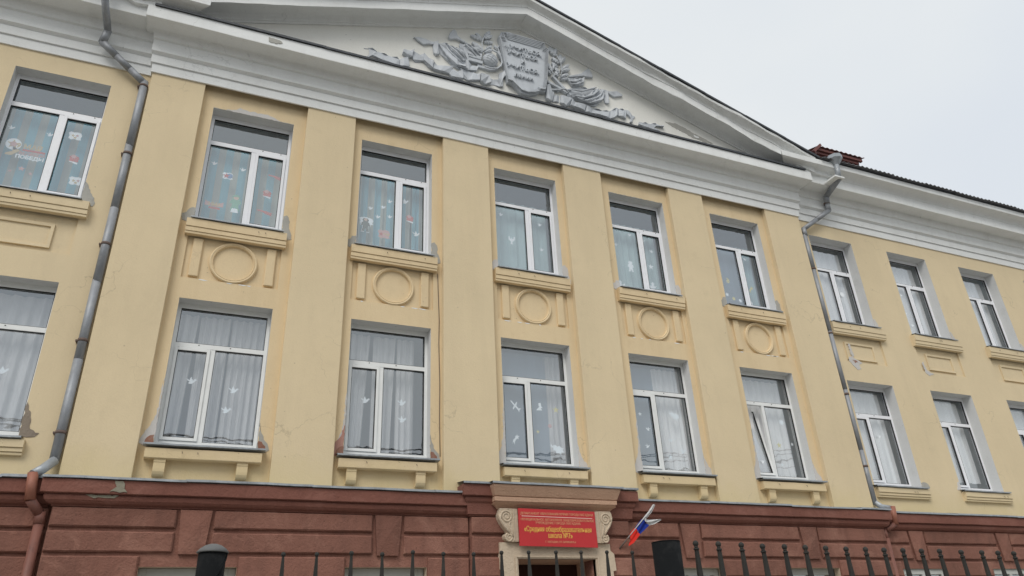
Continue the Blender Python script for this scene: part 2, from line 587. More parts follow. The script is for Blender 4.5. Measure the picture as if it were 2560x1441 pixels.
# ------------------------------------------------------------------ the school
B = empty('school_building', 'long yellow plaster school with white pediment, pilasters and red-brown rusticated ground floor', 'building', (5.11, 0, GZ))
B_OFF = Vector((5.11, 0, GZ))


def reparent(o):
    o.matrix_parent_inverse = Matrix.Translation(-B_OFF)
    return o


_old_link = link


def link(name, me, mat, parent=None, smooth=False, label=None):
    o = _old_link(name, me, mat, parent, smooth, label)
    if parent is B:
        o.matrix_parent_inverse = Matrix.Translation(-B_OFF)
    return o


XC = {'L': -2.902, 'W0': -0.018, 'W1': 2.522, 'W2': 5.11, 'W3': 7.665, 'W4': 10.221,
      'R0': 13.04, 'R1': 15.52, 'R2': 18.05, 'R3': 20.58, 'R4': 23.1, 'L1': -5.43}
PIL = [(-1.683, -0.86), (0.851, 1.704), (3.373, 4.292), (5.925, 6.789), (8.452, 9.333), (11.076, 12.074)]
Z3, Z2, Z1 = 8.7455, 5.1455, 1.372
OW = 0.664


def clip_rects_face(bm, x0, x1, z0, z1, y, holes, step=1.3):
    xs = sorted({x0, x1, *[v for h in holes for v in (h[0], h[1]) if x0 < v < x1]})
    zs = sorted({z0, z1, *[v for h in holes for v in (h[2], h[3]) if z0 < v < z1]})
    cache = {}

    def V(x, z):
        k = (round(x, 4), round(z, 4))
        if k not in cache:
            cache[k] = bm.verts.new((x, y, z))
        return cache[k]
    for xa, xb in zip(xs, xs[1:]):
        for za, zb in zip(zs, zs[1:]):
            cx, cz = (xa + xb) / 2, (za + zb) / 2
            if any(h[0] < cx < h[1] and h[2] < cz < h[3] for h in holes):
                continue
            bm.faces.new((V(xa, za), V(xb, za), V(xb, zb), V(xa, zb)))
    return V


def wall_piece(name, x0, x1, z0, z1, y, holes, mat, thick=0.5, label=None):
    bm = bmesh.new()
    clip_rects_face(bm, x0, x1, z0, z1, y, holes)
    me = bpy.data.meshes.new(name)
    bm.to_mesh(me)
    bm.free()
    return link(name, me, mat, B, label=label)


upper_open, lower_open, panels, ground_open = [], [], [], []
for k, x in XC.items():
    upper_open.append((x - OW, x + OW, 6.49, Z3))
    lower_open.append((x - OW, x + OW, 2.93, Z2))
    panels.append((x - 0.70, x + 0.70, 5.488 if k[0] == 'W' else 5.60, 6.26))
    ground_open.append((x - 0.575, x + 0.575, -0.4, Z1))
ground_open = [g for g in ground_open if not (4.4 < (g[0] + g[1]) / 2 < 5.8)] + [(4.44, 5.73, GZ, 1.475)]
holes = upper_open + lower_open + panels
main_x = (-1.30, 11.6)
wall_piece('wall', -30, -1.0, 2.2, 9.5, 0.0, holes, 'plaster', label='yellow wall of the left wing')
wall_piece('wall', -1.0, 11.5, 2.2, 9.5, 0.0, holes, 'plaster_recess', label='yellow wall recessed between the pilasters, bounced light put into its colour')
wall_piece('wall', 11.5, 45, 2.2, 9.5, 0.0, holes, 'plaster', label='yellow wall of the right wing')
wall_piece('wall', 45, 45.01, 2.2, 9.5, 0.0, [], 'plaster')

# window reveals: four inner faces of every opening, a strip of wall paint on the outer edge
rv = random.Random(3)
for hs, mat, name in ((upper_open, 'reveal', 'window_reveal'), (lower_open, 'reveal', 'window_reveal'), (ground_open, 'portal_light', 'window_reveal')):
    for (xa, xb, za, zb) in hs:
        mb = MB()
        y0, y1 = (0.0, 0.34) if hs is not ground_open else (-0.02, 0.2)
        n = 14
        # jamb faces with a slightly uneven arris
        for s, x in ((1, xa), (-1, xb)):
            for i in range(n):
                t0, t1 = i / n, (i + 1) / n
                a = (za + (zb - za) * t0)
                b = (za + (zb - za) * t1)
                mb.quad((x, y0, a), (x, y1, a), (x, y1, b), (x, y0, b))
        mb.quad((xa, y0, zb), (xb, y0, zb), (xb, y1, zb), (xa, y1, zb))
        mb.quad((xa, y0, za), (xb, y0, za), (xb, y1, za), (xa, y1, za))
        mb.build(name, mat, B, fix=False)

# pilasters
for i, (xa, xb) in enumerate(PIL):
    mb = MB()
    nz = 12
    rows = []
    for j in range(nz + 1):
        z = 2.44 + (9.13 - 2.44) * j / nz
        w = 0.0022 * wob(z * 2 + i)
        v = 0.0022 * wob(z * 2 + i + 9)
        rows.append([mb.bm.verts.new(p) for p in ((xa + w, 0.02, z), (xa + w, -0.109, z), (xa + w + 0.005, -0.113, z), (xb + v - 0.005, -0.113, z), (xb + v, -0.109, z), (xb + v, 0.02, z))])
    for a, b in zip(rows, rows[1:]):
        for q in range(5):
            mb.bm.faces.new((a[q], a[q + 1], b[q + 1], b[q]))
    mb.build('pilaster', 'plaster', B, fix=False)

# entablature
lat = lambda d: min(d, 0.06) + max(0.0, d - 0.06) * 0.36
arch = [(0.0, 9.112), (0.028, 9.112), (0.030, 9.283), (0.022, 9.292), (0.058, 9.296), (0.060, 9.445), (0.050, 9.462), (0.100, 9.492), (0.112, 9.50), (0.108, 9.738), (0.150, 9.752), (0.152, 9.770),
        (0.158, 9.80), (0.172, 9.84), (0.195, 9.872), (0.215, 9.885), (0.475, 9.885), (0.487, 9.872), (0.490, 9.880), (0.490, 10.105), (0.485, 10.112), (0.0, 10.16)]
sweep('entablature', arch, PIL[0][0], PIL[-1][1], -0.113, 'white', B, lat=lat, amp=0.003)
arch_w = [(d if d < 0.4 else d + 0.012, z + (0.045 if z > 9.86 else 0.0)) for d, z in arch[:-2]]
wing = arch_w + [(0.50, 10.165), (0.515, 10.172), (0.515, 10.195), (0.530, 10.21), (0.56, 10.235), (0.62, 10.262), (0.70, 10.275), (0.745, 10.29), (0.750, 10.425), (0.0, 10.44)]
sweep('entablature', wing, -30, -1.72, 0.0, 'white', B, ret=False, amp=0.004, seed=2)
sweep('entablature', wing, 12.11, 45, 0.0, 'white', B, ret=False, amp=0.004, seed=4)

# lead flashing on the pediment's ledge: bent sheets, each overlapping the next
fx = -1.80
k = 0
while fx < 11.9:
    x1 = min(fx + 1.35 + 0.2 * rv.random(), 12.13)
    mb = MB()
    dz = 0.004 * (k % 2) + 0.006 * rv.random()
    mb.quad((fx, -0.635, 10.100 + dz), (x1, -0.635, 10.104 + dz), (x1, -0.16, 10.235 + dz), (fx, -0.16, 10.235 + dz))
    mb.quad((fx, -0.635, 10.100 + dz), (fx, -0.632, 10.150 + dz), (x1, -0.632, 10.150 + dz), (x1, -0.635, 10.104 + dz))
    mb.quad((fx, -0.632, 10.150 + dz), (fx, -0.20, 10.245 + dz), (x1, -0.20, 10.245 + dz), (x1, -0.632, 10.150 + dz))
    mb.build('ledge_flashing', 'dark_metal', B, fix=False)
    fx = x1 - 0.02
    k += 1

# tympanum
APX, SL = 5.11, 0.333
TY = -0.205
mb = MB()
mb.prism([(-1.75, 10.05), (11.97, 10.05), (11.97, 10.30), (APX, 12.62), (-1.75, 10.30)], TY, TY + 0.4)
mb.build('tympanum', 'tympanum', B)


def rake(x):
    return -SL * abs(x - APX)


rk = [(0.0, 12.455), (0.03, 12.455), (0.034, 12.49), (0.05, 12.497), (0.055, 12.52), (0.075, 12.555), (0.115, 12.578), (0.15, 12.583), (0.38, 12.548), (0.395, 12.538), (0.400, 12.545), (0.402, 12.735), (0.395, 12.742), (0.412, 12.748),
      (0.415, 12.79), (0.43, 12.81), (0.46, 12.83), (0.50, 12.842), (0.535, 12.85), (0.54, 12.86), (0.545, 12.915), (0.0, 12.94)]


def raking(x0, x1, mat, lump, name, seed):
    bm = bmesh.new()
    n = max(3, int((x1 - x0) / 0.12))
    rows = []
    for k, (d, z) in enumerate(rk):
        row = []
        for i in range(n + 1):
            x = x0 + (x1 - x0) * i / n
            L = 0.004 + lump * max(0.0, min(1.0, (abs(x - APX) - 0.7) / 2.0))
            q = L * wob(x * 1.3, seed + k * 0.35)
            r = L * wob(x * 1.1 + 4, seed + k * 0.4)
            if d < 0.11:
                q *= 0.2
                r *= 0.2
            row.append(bm.verts.new((x, TY - d + r, z + rake(x) + q)))
        rows.append(row)
    for a, b in zip(rows, rows[1:]):
        for j in range(n):
            f = bm.faces.new((a[j], a[j + 1], b[j + 1], b[j]))
    me = bpy.data.meshes.new(name)
    bm.to_mesh(me)
    bm.free()
    return link(name, me, mat, B)


raking(-2.0, APX, 'white', 0.006, 'raking_cornice', 1)
raking(APX, 12.42, 'lumpy_white', 0.017, 'raking_cornice', 2)
# mortared corner blocks where the raking and level cornices meet
mb = MB()
mb.prism([(11.9, 10.14), (12.36, 10.14), (13.0, 10.16), (12.95, 10.40), (12.62, 10.46), (12.2, 10.47), (11.95, 10.33)], -0.575, 0.1)
o = mb.build('cornice_corner', 'lumpy_white', B)
mb = MB()
mb.prism([(-1.72, 10.14), (-2.1, 10.1), (-2.3, 10.2), (-2.3, 10.46), (-1.9, 10.50), (-1.72, 10.28)], -0.575, 0.1)
mb.build('cornice_corner', 'white', B)

# dark roofing sheet edge along the rake, in overlapping lengths
for s in (-1, 1):
    x = 0.0
    k = 0
    while x < 7.35:
        x2 = min(x + 1.0 + 0.15 * rv.random(), 7.42)
        xa, xb = APX + s * x, APX + s * x2
        dz = 0.008 * (k % 2) + 0.006 * rv.random()
        za, zb = 12.925 - SL * x + dz, 12.925 - SL * x2 + dz
        mb = MB()
        for y0, y1 in ((-0.775, 2.5),):
            mb.quad((xa, y0, za), (xb, y0, zb), (xb, y0, zb + 0.05), (xa, y0, za + 0.05))
            mb.quad((xa, y0, za), (xb, y0, zb), (xb, y1, zb), (xa, y1, za))
            mb.quad((xa, y0, za + 0.05), (xb, y0, zb + 0.05), (xb, y1, zb + 0.05), (xa, y1, za + 0.05))
        mb.build('roof_edge_sheet', 'dark_metal', B, fix=False)
        x = x2 - 0.01
        k += 1


# corrugated sheets on the wings
def corrugated(name, x0, x1, y0, y1, z0, z1, mat, pitch=0.145, amp=0.018, parent=None, seg=6):
    bm = bmesh.new()
    n = max(4, int((x1 - x0) / pitch * seg))
    rows = []
    for (y, z) in ((y0, z0), (y1, z1)):
        for t in (0, 0.012):
            rows.append([bm.verts.new((x0 + (x1 - x0) * i / n, y, z + t + amp * math.sin(2 * math.pi * (x0 + (x1 - x0) * i / n) / pitch))) for i in range(n + 1)])
    a0, a1, b0, b1 = rows
    for j in range(n):
        bm.faces.new((a0[j], a0[j + 1], a1[j + 1], a1[j]))
        bm.faces.new((a0[j], a0[j + 1], b0[j + 1], b0[j]))
        bm.faces.new((a1[j], a1[j + 1], b1[j + 1], b1[j]))
    me = bpy.data.meshes.new(name)
    bm.to_mesh(me)
    bm.free()
    return link(name, me, mat, parent if parent else B)


x = 12.55
k = 0
while x < 34:
    w = 1.13
    dz = 0.012 * (k % 2)
    corrugated('roof_sheet', x, x + w + 0.05, -0.83 - 0.02 * rv.random(), 3.5, 10.455 + dz, 12.0 + dz, 'slate')
    x += w
    k += 1
x = -1.9
k = 0
while x > -14:
    w = 1.13
    corrugated('roof_sheet', x - w - 0.05, x, -0.83, 3.5, 10.455 + 0.012 * (k % 2), 12.0, 'slate')
    x -= w
    k += 1

# dark red dormer roof peeping over the eave beside the pediment
dm = corrugated('dormer', 13.66, 15.26, 0.06, 1.9, 11.725, 12.3, 'red_roof', 0.16, 0.014)
for i in range(3):
    zt = 11.71 - i * 0.075
    mb2 = MB()
    mb2.box(13.62 + 0.03 * i, 15.20 - 0.09 * i, 0.10 + 0.05 * i, 0.17 + 0.05 * i, zt - 0.085, zt, 0.006)
    mb2.build('board', 'red_roof', dm)
mb = MB()
mb.box(13.75, 14.98, 0.30, 1.6, 10.9, 11.66)
mb.build('dormer_wall', 'red_roof', dm)
mb = MB()
mb.prism([(13.38, 11.50), (13.44, 11.46), (13.74, 11.74), (13.70, 11.80)], 0.03, 0.12)
mb.build('bargeboard', 'red_roof', dm)

# ------------------------------------------------------------------ relief in the pediment
RELIEF = [
    ('ribbon', 4, [(1.748,10.76),(1.819,10.793),(1.904,10.798),(2.014,10.772),(2.151,10.737),(2.299,10.731),(2.398,10.732),(2.449,10.693),(2.447,10.554),(2.454,10.516),(2.355,10.523),(2.182,10.546),(2.035,10.569),(1.912,10.599),(1.818,10.543),(1.787,10.557),(1.851,10.618),(1.946,10.667),(2.042,10.692),(1.967,10.731),(1.844,10.761),(1.767,10.739)]),
    ('ribbon', 5, [(2.449,10.693),(2.523,10.742),(2.61,10.78),(2.631,10.68),(2.652,10.582),(2.628,10.541),(2.528,10.525),(2.454,10.524)]),
    ('ribbon', 6, [(2.506,10.917),(2.727,10.993),(2.703,10.91),(2.692,10.816),(2.61,10.78),(2.565,10.814),(2.496,10.839)]),
    ('ribbon', 4, [(2.727,10.993),(2.779,10.944),(2.939,10.999),(2.928,10.796),(2.883,10.773),(2.776,10.729),(2.724,10.761),(2.692,10.816)]),
    ('ribbon', 6, [(2.939,10.999),(3.03,10.93),(3.134,10.849),(3.109,10.643),(3.032,10.683),(2.921,10.794)]),
    ('ribbon', 4, [(3.147,10.853),(3.212,10.784),(3.342,10.786),(3.527,10.821),(3.473,10.63),(3.342,10.629),(3.186,10.619),(3.115,10.645)]),
    ('ribbon', 6, [(3.526,10.796),(3.632,10.773),(3.739,10.824),(3.763,10.658),(3.749,10.587),(3.616,10.561),(3.511,10.56),(3.459,10.609)]),
    ('ribbon', 4, [(3.686,10.849),(3.82,10.885),(3.982,10.853),(4.131,10.843),(4.112,10.67),(4.003,10.618),(3.855,10.588),(3.763,10.641)]),
    ('ribbon', 6, [(4.131,10.843),(4.211,10.801),(4.308,10.824),(4.343,10.642),(4.219,10.587),(4.125,10.624)]),
    ('ribbon', 4, [(4.308,10.816),(4.432,10.822),(4.543,10.84),(4.605,10.658),(4.549,10.64),(4.44,10.665),(4.343,10.642)]),
    ('ribbon', 6, [(4.549,10.995),(4.68,11.106),(4.687,10.954),(4.629,10.884),(4.619,10.662),(4.549,10.64),(4.537,10.855)]),
    ('spearhead', 5, [(2.717,11.36),(2.843,11.405),(2.974,11.4),(3.079,11.369),(3.145,11.375),(3.132,11.303),(3.04,11.287),(2.923,11.229),(2.806,11.29)]),
    ('tassel', 7, [(3.131,11.388),(3.224,11.421),(3.231,11.184),(3.257,11.083),(3.185,11.033),(3.133,11.082),(3.119,11.247)]),
    ('banner', 4, [(3.224,11.386),(3.397,11.439),(3.531,11.391),(3.693,11.387),(3.829,11.391),(3.881,11.236),(3.878,11.098),(3.959,11.057),(4.094,11.017),(4.05,10.901),(3.887,10.856),(3.686,10.832),(3.527,10.88),(3.396,11.004),(3.29,11.103),(3.237,11.22)]),
    ('banner', 7, [(3.237,11.34),(3.344,11.377),(3.423,11.216),(3.529,11.082),(3.688,10.967),(3.821,10.927),(3.793,10.867),(3.607,10.873),(3.448,10.988),(3.317,11.129)]),
    ('banner', 8, [(3.424,11.405),(3.531,11.374),(3.638,11.29),(3.717,11.18),(3.81,11.093),(3.756,11.04),(3.636,11.119),(3.503,11.244)]),
    ('banner', 8, [(3.639,11.359),(3.747,11.38),(3.814,11.282),(3.866,11.162),(3.811,11.11),(3.718,11.249)]),
    ('banner', 3, [(3.763,11.559),(3.969,11.561),(4.107,11.522),(4.188,11.427),(4.155,11.26),(4.003,11.209),(3.895,11.275),(3.761,11.402)]),
    ('banner', 6, [(3.695,11.553),(3.75,11.589),(3.777,11.529),(3.761,11.402),(3.707,11.435),(3.681,11.478)]),
    ('scroll', 8, [(3.88,11.184),(4.181,11.182),(4.172,11.094),(3.865,11.094)]),
    ('scroll', 7, [(3.881,11.27),(4.155,11.26),(4.147,11.206),(3.88,11.219)]),
    ('trumpet', 6, [(3.445,11.612),(3.48,11.756),(3.562,11.875),(3.603,11.854),(3.643,11.727),(3.724,11.659),(3.942,11.552),(3.9,11.537),(3.696,11.605),(3.601,11.624),(3.478,11.572)]),
    ('cloud_base', 5, [(4.069,11.094),(4.316,11.073),(4.483,11.076),(4.57,11.174),(4.602,11.271),(4.51,11.068),(4.341,10.996),(4.067,11.008)]),
    ('banner', 4, [(6.134,11.342),(6.592,11.533),(6.549,11.296),(6.252,11.181)]),
    ('banner', 4, [(6.149,11.083),(6.332,11.228),(6.741,11.289),(7.04,11.348),(7.056,11.141),(6.911,10.899),(6.782,10.774),(6.627,10.75),(6.443,10.803),(6.219,10.822),(6.112,10.876)]),
    ('banner', 7, [(6.193,10.944),(6.556,10.989),(6.726,11.151),(6.879,11.309),(6.939,11.317),(6.774,11.055),(6.589,10.934),(6.359,10.908)]),
    ('banner', 7, [(6.258,10.834),(6.639,10.862),(6.886,11.023),(7.036,11.313),(7.074,11.303),(6.979,10.985),(6.789,10.841),(6.592,10.783)]),
    ('tassel', 6, [(7.077,11.326),(7.153,11.305),(7.158,11.017),(7.13,10.942),(7.055,10.964),(7.035,11.135)]),
    ('spearhead', 5, [(7.077,11.326),(7.235,11.33),(7.402,11.393),(7.535,11.331),(7.529,11.284),(7.298,11.192),(7.186,11.247)]),
    ('ribbon', 6, [(5.614,10.981),(5.701,11.052),(5.795,10.833),(5.741,10.615),(5.666,10.571),(5.587,10.611)]),
    ('ribbon', 4, [(5.775,10.816),(5.961,10.841),(5.927,10.649),(5.75,10.607)]),
    ('ribbon', 6, [(5.96,10.83),(6.218,10.811),(6.145,10.618),(6.048,10.558),(5.925,10.627)]),
    ('ribbon', 4, [(6.216,10.789),(6.38,10.741),(6.58,10.758),(6.505,10.575),(6.308,10.57),(6.154,10.61)]),
    ('ribbon', 5, [(6.579,10.747),(6.816,10.73),(7.127,10.756),(7.189,10.785),(7.141,10.543),(6.835,10.563),(6.514,10.567)]),
    ('ribbon', 7, [(7.168,10.767),(7.318,10.877),(7.378,10.884),(7.332,10.674),(7.221,10.566),(7.131,10.541)]),
    ('ribbon', 4, [(7.377,10.872),(7.599,10.904),(7.535,10.644),(7.352,10.679)]),
    ('ribbon', 6, [(7.599,10.904),(7.803,10.786),(7.753,10.717),(7.694,10.581),(7.636,10.586),(7.672,10.705),(7.584,10.789)]),
    ('ribbon', 4, [(7.886,10.668),(8.111,10.687),(8.365,10.747),(8.527,10.726),(8.519,10.679),(8.395,10.678),(8.223,10.619),(8.34,10.586),(8.438,10.558),(8.23,10.534),(7.931,10.56),(7.854,10.582)]),
    ('trumpet', 6, [(6.201,11.453),(6.502,11.606),(6.611,11.721),(6.721,11.848),(6.788,11.733),(6.813,11.604),(6.692,11.565),(6.555,11.555),(6.435,11.505),(6.206,11.41)]),
    ('rod', 8, [(5.652,11.134),(6.139,10.971),(6.096,10.904),(5.639,11.076)]),
    ('rod', 8, [(5.797,11.334),(6.157,10.955),(6.08,10.931),(5.773,11.271)]),
    ('rod', 8, [(5.747,10.926),(6.222,11.062),(6.219,11.028),(5.744,10.882)]),
    ('rod', 6, [(5.856,10.905),(6.02,11.108),(6.046,11.084),(5.892,10.895)]),
]
SHIELD_OUT = [(4.629, 12.159), (4.69, 12.09), (5.632, 12.15), (5.622, 12.009), (5.715, 11.996), (5.638, 11.188), (5.561, 10.755), (5.415, 10.732), (5.394, 10.672), (5.319, 10.629), (5.138, 10.553), (4.998, 10.562), (4.865, 10.709), (4.798, 10.762), (4.703, 10.763), (4.644, 11.212), (4.55, 11.972)]
SHIELD_IN = [(4.64, 11.982), (4.745, 11.918), (5.479, 11.971), (5.434, 11.842), (5.563, 11.83), (5.516, 11.15), (5.438, 10.803), (5.324, 10.704), (5.141, 10.616), (5.019, 10.631), (4.903, 10.763), (4.784, 10.831), (4.715, 11.236)]
LEAVES = [
    ((4.198, 11.801), (3.934, 11.849), 0.092),
    ((4.228, 11.865), (4.377, 12.1), 0.084),
    ((4.241, 11.834), (4.416, 11.987), 0.076),
    ((4.232, 11.76), (4.439, 11.815), 0.076),
    ((4.198, 11.783), (4.047, 11.944), 0.076),
    ((4.203, 11.467), (3.957, 11.645), 0.101),
    ((4.247, 11.535), (4.407, 11.714), 0.067),
    ((4.244, 11.464), (4.403, 11.589), 0.067),
    ((4.188, 11.427), (3.996, 11.518), 0.067),
    ((4.531, 11.616), (4.465, 11.753), 0.05),
    ((4.553, 11.464), (4.545, 11.603), 0.05),
    ((4.579, 11.403), (4.571, 11.559), 0.05),
    ((4.533, 11.669), (4.595, 11.798), 0.042),
    ((5.918, 11.924), (5.764, 12.146), 0.125),
    ((5.902, 11.964), (5.934, 12.136), 0.084),
    ((6.016, 11.729), (6.041, 12.034), 0.094),
    ((6.018, 11.753), (6.151, 11.98), 0.084),
    ((5.977, 11.716), (5.817, 11.844), 0.084),
    ((5.95, 11.617), (5.806, 11.705), 0.084),
    ((6.02, 11.551), (6.23, 11.778), 0.084),
    ((6.016, 11.505), (6.237, 11.644), 0.073),
    ((5.974, 11.446), (5.873, 11.592), 0.084),
    ((5.984, 11.338), (6.185, 11.492), 0.073),
    ((5.926, 11.32), (5.862, 11.454), 0.073),
    ((5.978, 11.27), (6.195, 11.384), 0.063),
    ((5.785, 11.43), (5.709, 11.65), 0.073),
    ((5.759, 11.333), (5.674, 11.438), 0.063),
    ((5.832, 11.312), (5.902, 11.49), 0.052),
    ((5.808, 11.481), (5.859, 11.655), 0.052),
]
STEMS = [[(4.229, 11.424), (4.177, 11.546), (4.175, 11.722), (4.243, 11.907)], [(4.607, 11.377), (4.571, 11.541), (4.52, 11.701)], [(5.959, 11.264), (6.026, 11.508), (6.016, 11.729), (5.921, 11.971)], [(5.829, 11.267), (5.785, 11.43), (5.742, 11.593)]]
GLOBE = ((4.35, 11.274), (4.534, 11.336))
RING = [(4.387, 11.548), (4.499, 11.516), (4.58, 11.421), (4.605, 11.272), (4.57, 11.156), (4.482, 11.059), (4.342, 11.022), (4.204, 11.036)]
TXT = [(5.114, 11.71), (5.106, 11.563), (5.122, 11.37), (5.132, 11.221), (5.108, 10.955)]
STICKERS = {
    'L3': [('dove', -0.531, 7.743), ('dove', -0.017, 7.744), ('badge9', -0.439, 7.459), ('text2', -0.156, 7.363), ('star_red', -0.245, 7.047), ('star_small', -0.377, 6.976), ('star_small', -0.115, 6.981), ('badge_w', 0.313, 7.809), ('emblem_r', 0.383, 7.38), ('badge_w', 0.483, 6.987)],
    'W03': [('dove', -0.512, 7.788), ('dove', -0.057, 7.763), ('badge_b', -0.279, 7.586), ('badge19', -0.414, 6.978), ('child_green', -0.095, 7.088), ('flash_r', 0.479, 7.744), ('emblem_r', 0.377, 7.372), ('flash_r', 0.372, 7.011)],
    'W13': [('dove', -0.054, 7.674), ('dove', -0.402, 7.457), ('dove', -0.174, 7.526), ('dove', -0.26, 7.303), ('dove', -0.044, 7.348), ('child_dark', -0.471, 7.103), ('badge_r', -0.137, 6.964), ('dove_big', 0.228, 7.731), ('emblem_r', 0.327, 7.384), ('dove_big', 0.452, 7.078)],
    'W23': [('dove', -0.459, 7.85), ('dove_up', -0.251, 7.324), ('dove', 0.365, 7.777), ('dove', 0.369, 7.212)],
    'W33': [('dove', -0.112, 7.948), ('dove', -0.472, 7.652), ('child_w', -0.184, 7.189), ('dove', 0.2, 7.861), ('dove', 0.377, 7.634), ('star_w', 0.309, 7.264), ('boat_w', -0.473, 6.749), ('boat_w', 0.284, 6.83)],
    'W43': [('six', -0.298, 7.254), ('daisy_b', -0.391, 6.908), ('daisy_y', -0.232, 6.833), ('daisy_w', -0.066, 6.808), ('dove', 0.305, 7.885), ('leaf_y', 0.303, 7.126), ('disc_w', 0.2, 6.787)],
    'R03': [('disc_w', 0.195, 7.424)],
    'R13': [('dove', -0.285, 7.704), ('dove', -0.333, 7.206), ('dove', -0.217, 6.904)],
    'W02': [('dove_big', -0.325, 3.953), ('dove_big', 0.261, 3.865), ('dove_big', 0.195, 3.556)],
    'W22': [('plane', -0.335, 4.007), ('bust', 0.117, 4.036), ('star_y', 0.424, 4.004), ('disc_r', 0.286, 3.706), ('star_yb', 0.053, 3.59), ('comet', -0.358, 3.43), ('blob_w', 0.398, 3.298)],
    'W32': [('star_ws', -0.413, 4.068), ('dove', -0.279, 3.79), ('dove', -0.34, 3.471), ('branch_w', 0.335, 4.081), ('dove', 0.185, 3.611), ('dove_big', 0.411, 3.42), ('star_w', 0.117, 3.307)],
    'W42': [('dove', -0.336, 3.329), ('blob_s', 0.345, 4.154), ('star_y', 0.158, 3.68), ('star_ws', 0.498, 3.721), ('star_ws', 0.14, 3.298)],
    'R02': [('dove', 0.137, 4.036)],
    'W12': [('dove_big', -0.326, 3.883), ('dove_big', 0.262, 3.892), ('dove_big', 0.274, 3.613)],
    'L2': [('dove_big', 0.246, 3.872)],
}


em = empty_rel = None
mb = MB()


def chamfered(pts, y0, th, inset=0.012, tilt=0.0, ph=0.0, fold=False):
    """raised plaster shape standing on plane y0: vertical rim, chamfer, front"""
    a = sum(pts[i][0] * pts[(i + 1) % len(pts)][1] - pts[(i + 1) % len(pts)][0] * pts[i][1] for i in range(len(pts)))
    if a < 0:
        pts = pts[::-1]
    # densify the outline so folds can bend it
    q = []
    for i in range(len(pts)):
        p0, p1 = Vector(pts[i]), Vector(pts[(i + 1) % len(pts)])
        m = max(1, int((p1 - p0).length / 0.07))
        for j in range(m):
            q.append(p0.lerp(p1, j / m))
    n = len(q)
    b = MB()
    bm_ = b.bm
    back = [bm_.verts.new((p.x, y0, p.y)) for p in q]

    def dep(p, k=1.0):
        d = th
        if fold:
            d += 0.026 * math.sin(p.x * 27 + ph) * k + tilt * 0.02
        return d
    r1 = [bm_.verts.new((p.x, y0 - dep(p) + 0.008, p.y)) for p in q]
    ins = []
    for i in range(n):
        t = (q[(i + 1) % n] - q[i - 1])
        if t.length < 1e-6:
            t = Vector((1, 0))
        nrm = Vector((-t.y, t.x)).normalized()
        ins.append(q[i] + nrm * inset)
    r2 = [bm_.verts.new((p.x, y0 - dep(p), p.y)) for p in ins]
    for A, C in ((back, r1), (r1, r2)):
        for i in range(n):
            bm_.faces.new((A[i], A[(i + 1) % n], C[(i + 1) % n], C[i]))
    f = bm_.faces.new(r2)
    bmesh.ops.triangulate(bm_, faces=[f], ngon_method='BEAUTY')
    return b


emb = chamfered(SHIELD_OUT, TY, 0.10).build('emblem', 'relief', B, label='silver-grey relief of shield, banners, trumpets and oak branches')


def emb_link(b, name):
    o = b.build(name, 'relief', emb)
    return o


for i, (kind, th, pts) in enumerate(RELIEF):
    b = chamfered(pts, TY, 0.010 * th, 0.010, (i % 3) - 1, i * 1.3, kind in ('ribbon', 'banner', 'tassel'))
    emb_link(b, 'cloth_fold' if kind == 'banner' else 'globe_stand' if kind == 'cloud_base' else kind)


def scaled(pts, k, c=None):
    c = c or (sum(p[0] for p in pts) / len(pts), sum(p[1] for p in pts) / len(pts))
    return [(c[0] + (p[0] - c[0]) * k, c[1] + (p[1] - c[1]) * k) for p in pts]


# stepped mouldings of the shield
def rim(outer, inner, y0, y1, name):
    """frame between two outlines with the same number of points"""
    b = MB()
    n = len(outer)
    V = lambda p, y: b.bm.verts.new((p[0], y, p[1]))
    ob, of = [V(p, y0) for p in outer], [V(p, y1) for p in outer]
    ib, if_ = [V(p, y0) for p in inner], [V(p, y1) for p in inner]
    for i in range(n):
        j = (i + 1) % n
        for A, C in ((ob, of), (of, if_), (if_, ib)):
            b.bm.faces.new((A[i], A[j], C[j], C[i]))
    emb_link(b, name)


sc_c = (5.12, 11.30)
SO = [(4.64, 12.10), (5.62, 12.13), (5.63, 12.00), (5.70, 11.98), (5.62, 11.16), (5.55, 10.79), (5.43, 10.77), (5.40, 10.70), (5.30, 10.64), (5.13, 10.59), (4.99, 10.61), (4.87, 10.72), (4.80, 10.79), (4.70, 10.80), (4.64, 11.20), (4.56, 11.95), (4.65, 11.97)]
lay = [1.0, 0.962, 0.924, 0.886, 0.86]
for i in range(4):
    rim(scaled(SO, lay[i], sc_c), scaled(SO, lay[i] - 0.019, sc_c), TY - 0.09, TY - 0.150 + 0.013 * i, 'shield_moulding')
for i in range(5):
    zt = 12.12 - 0.036 * i
    b = MB()
    b.box(4.70 + 0.012 * i, 5.57 - 0.012 * i, TY - 0.155 + 0.008 * i, TY - 0.09, zt - 0.016, zt)
    emb_link(b, 'shield_moulding')

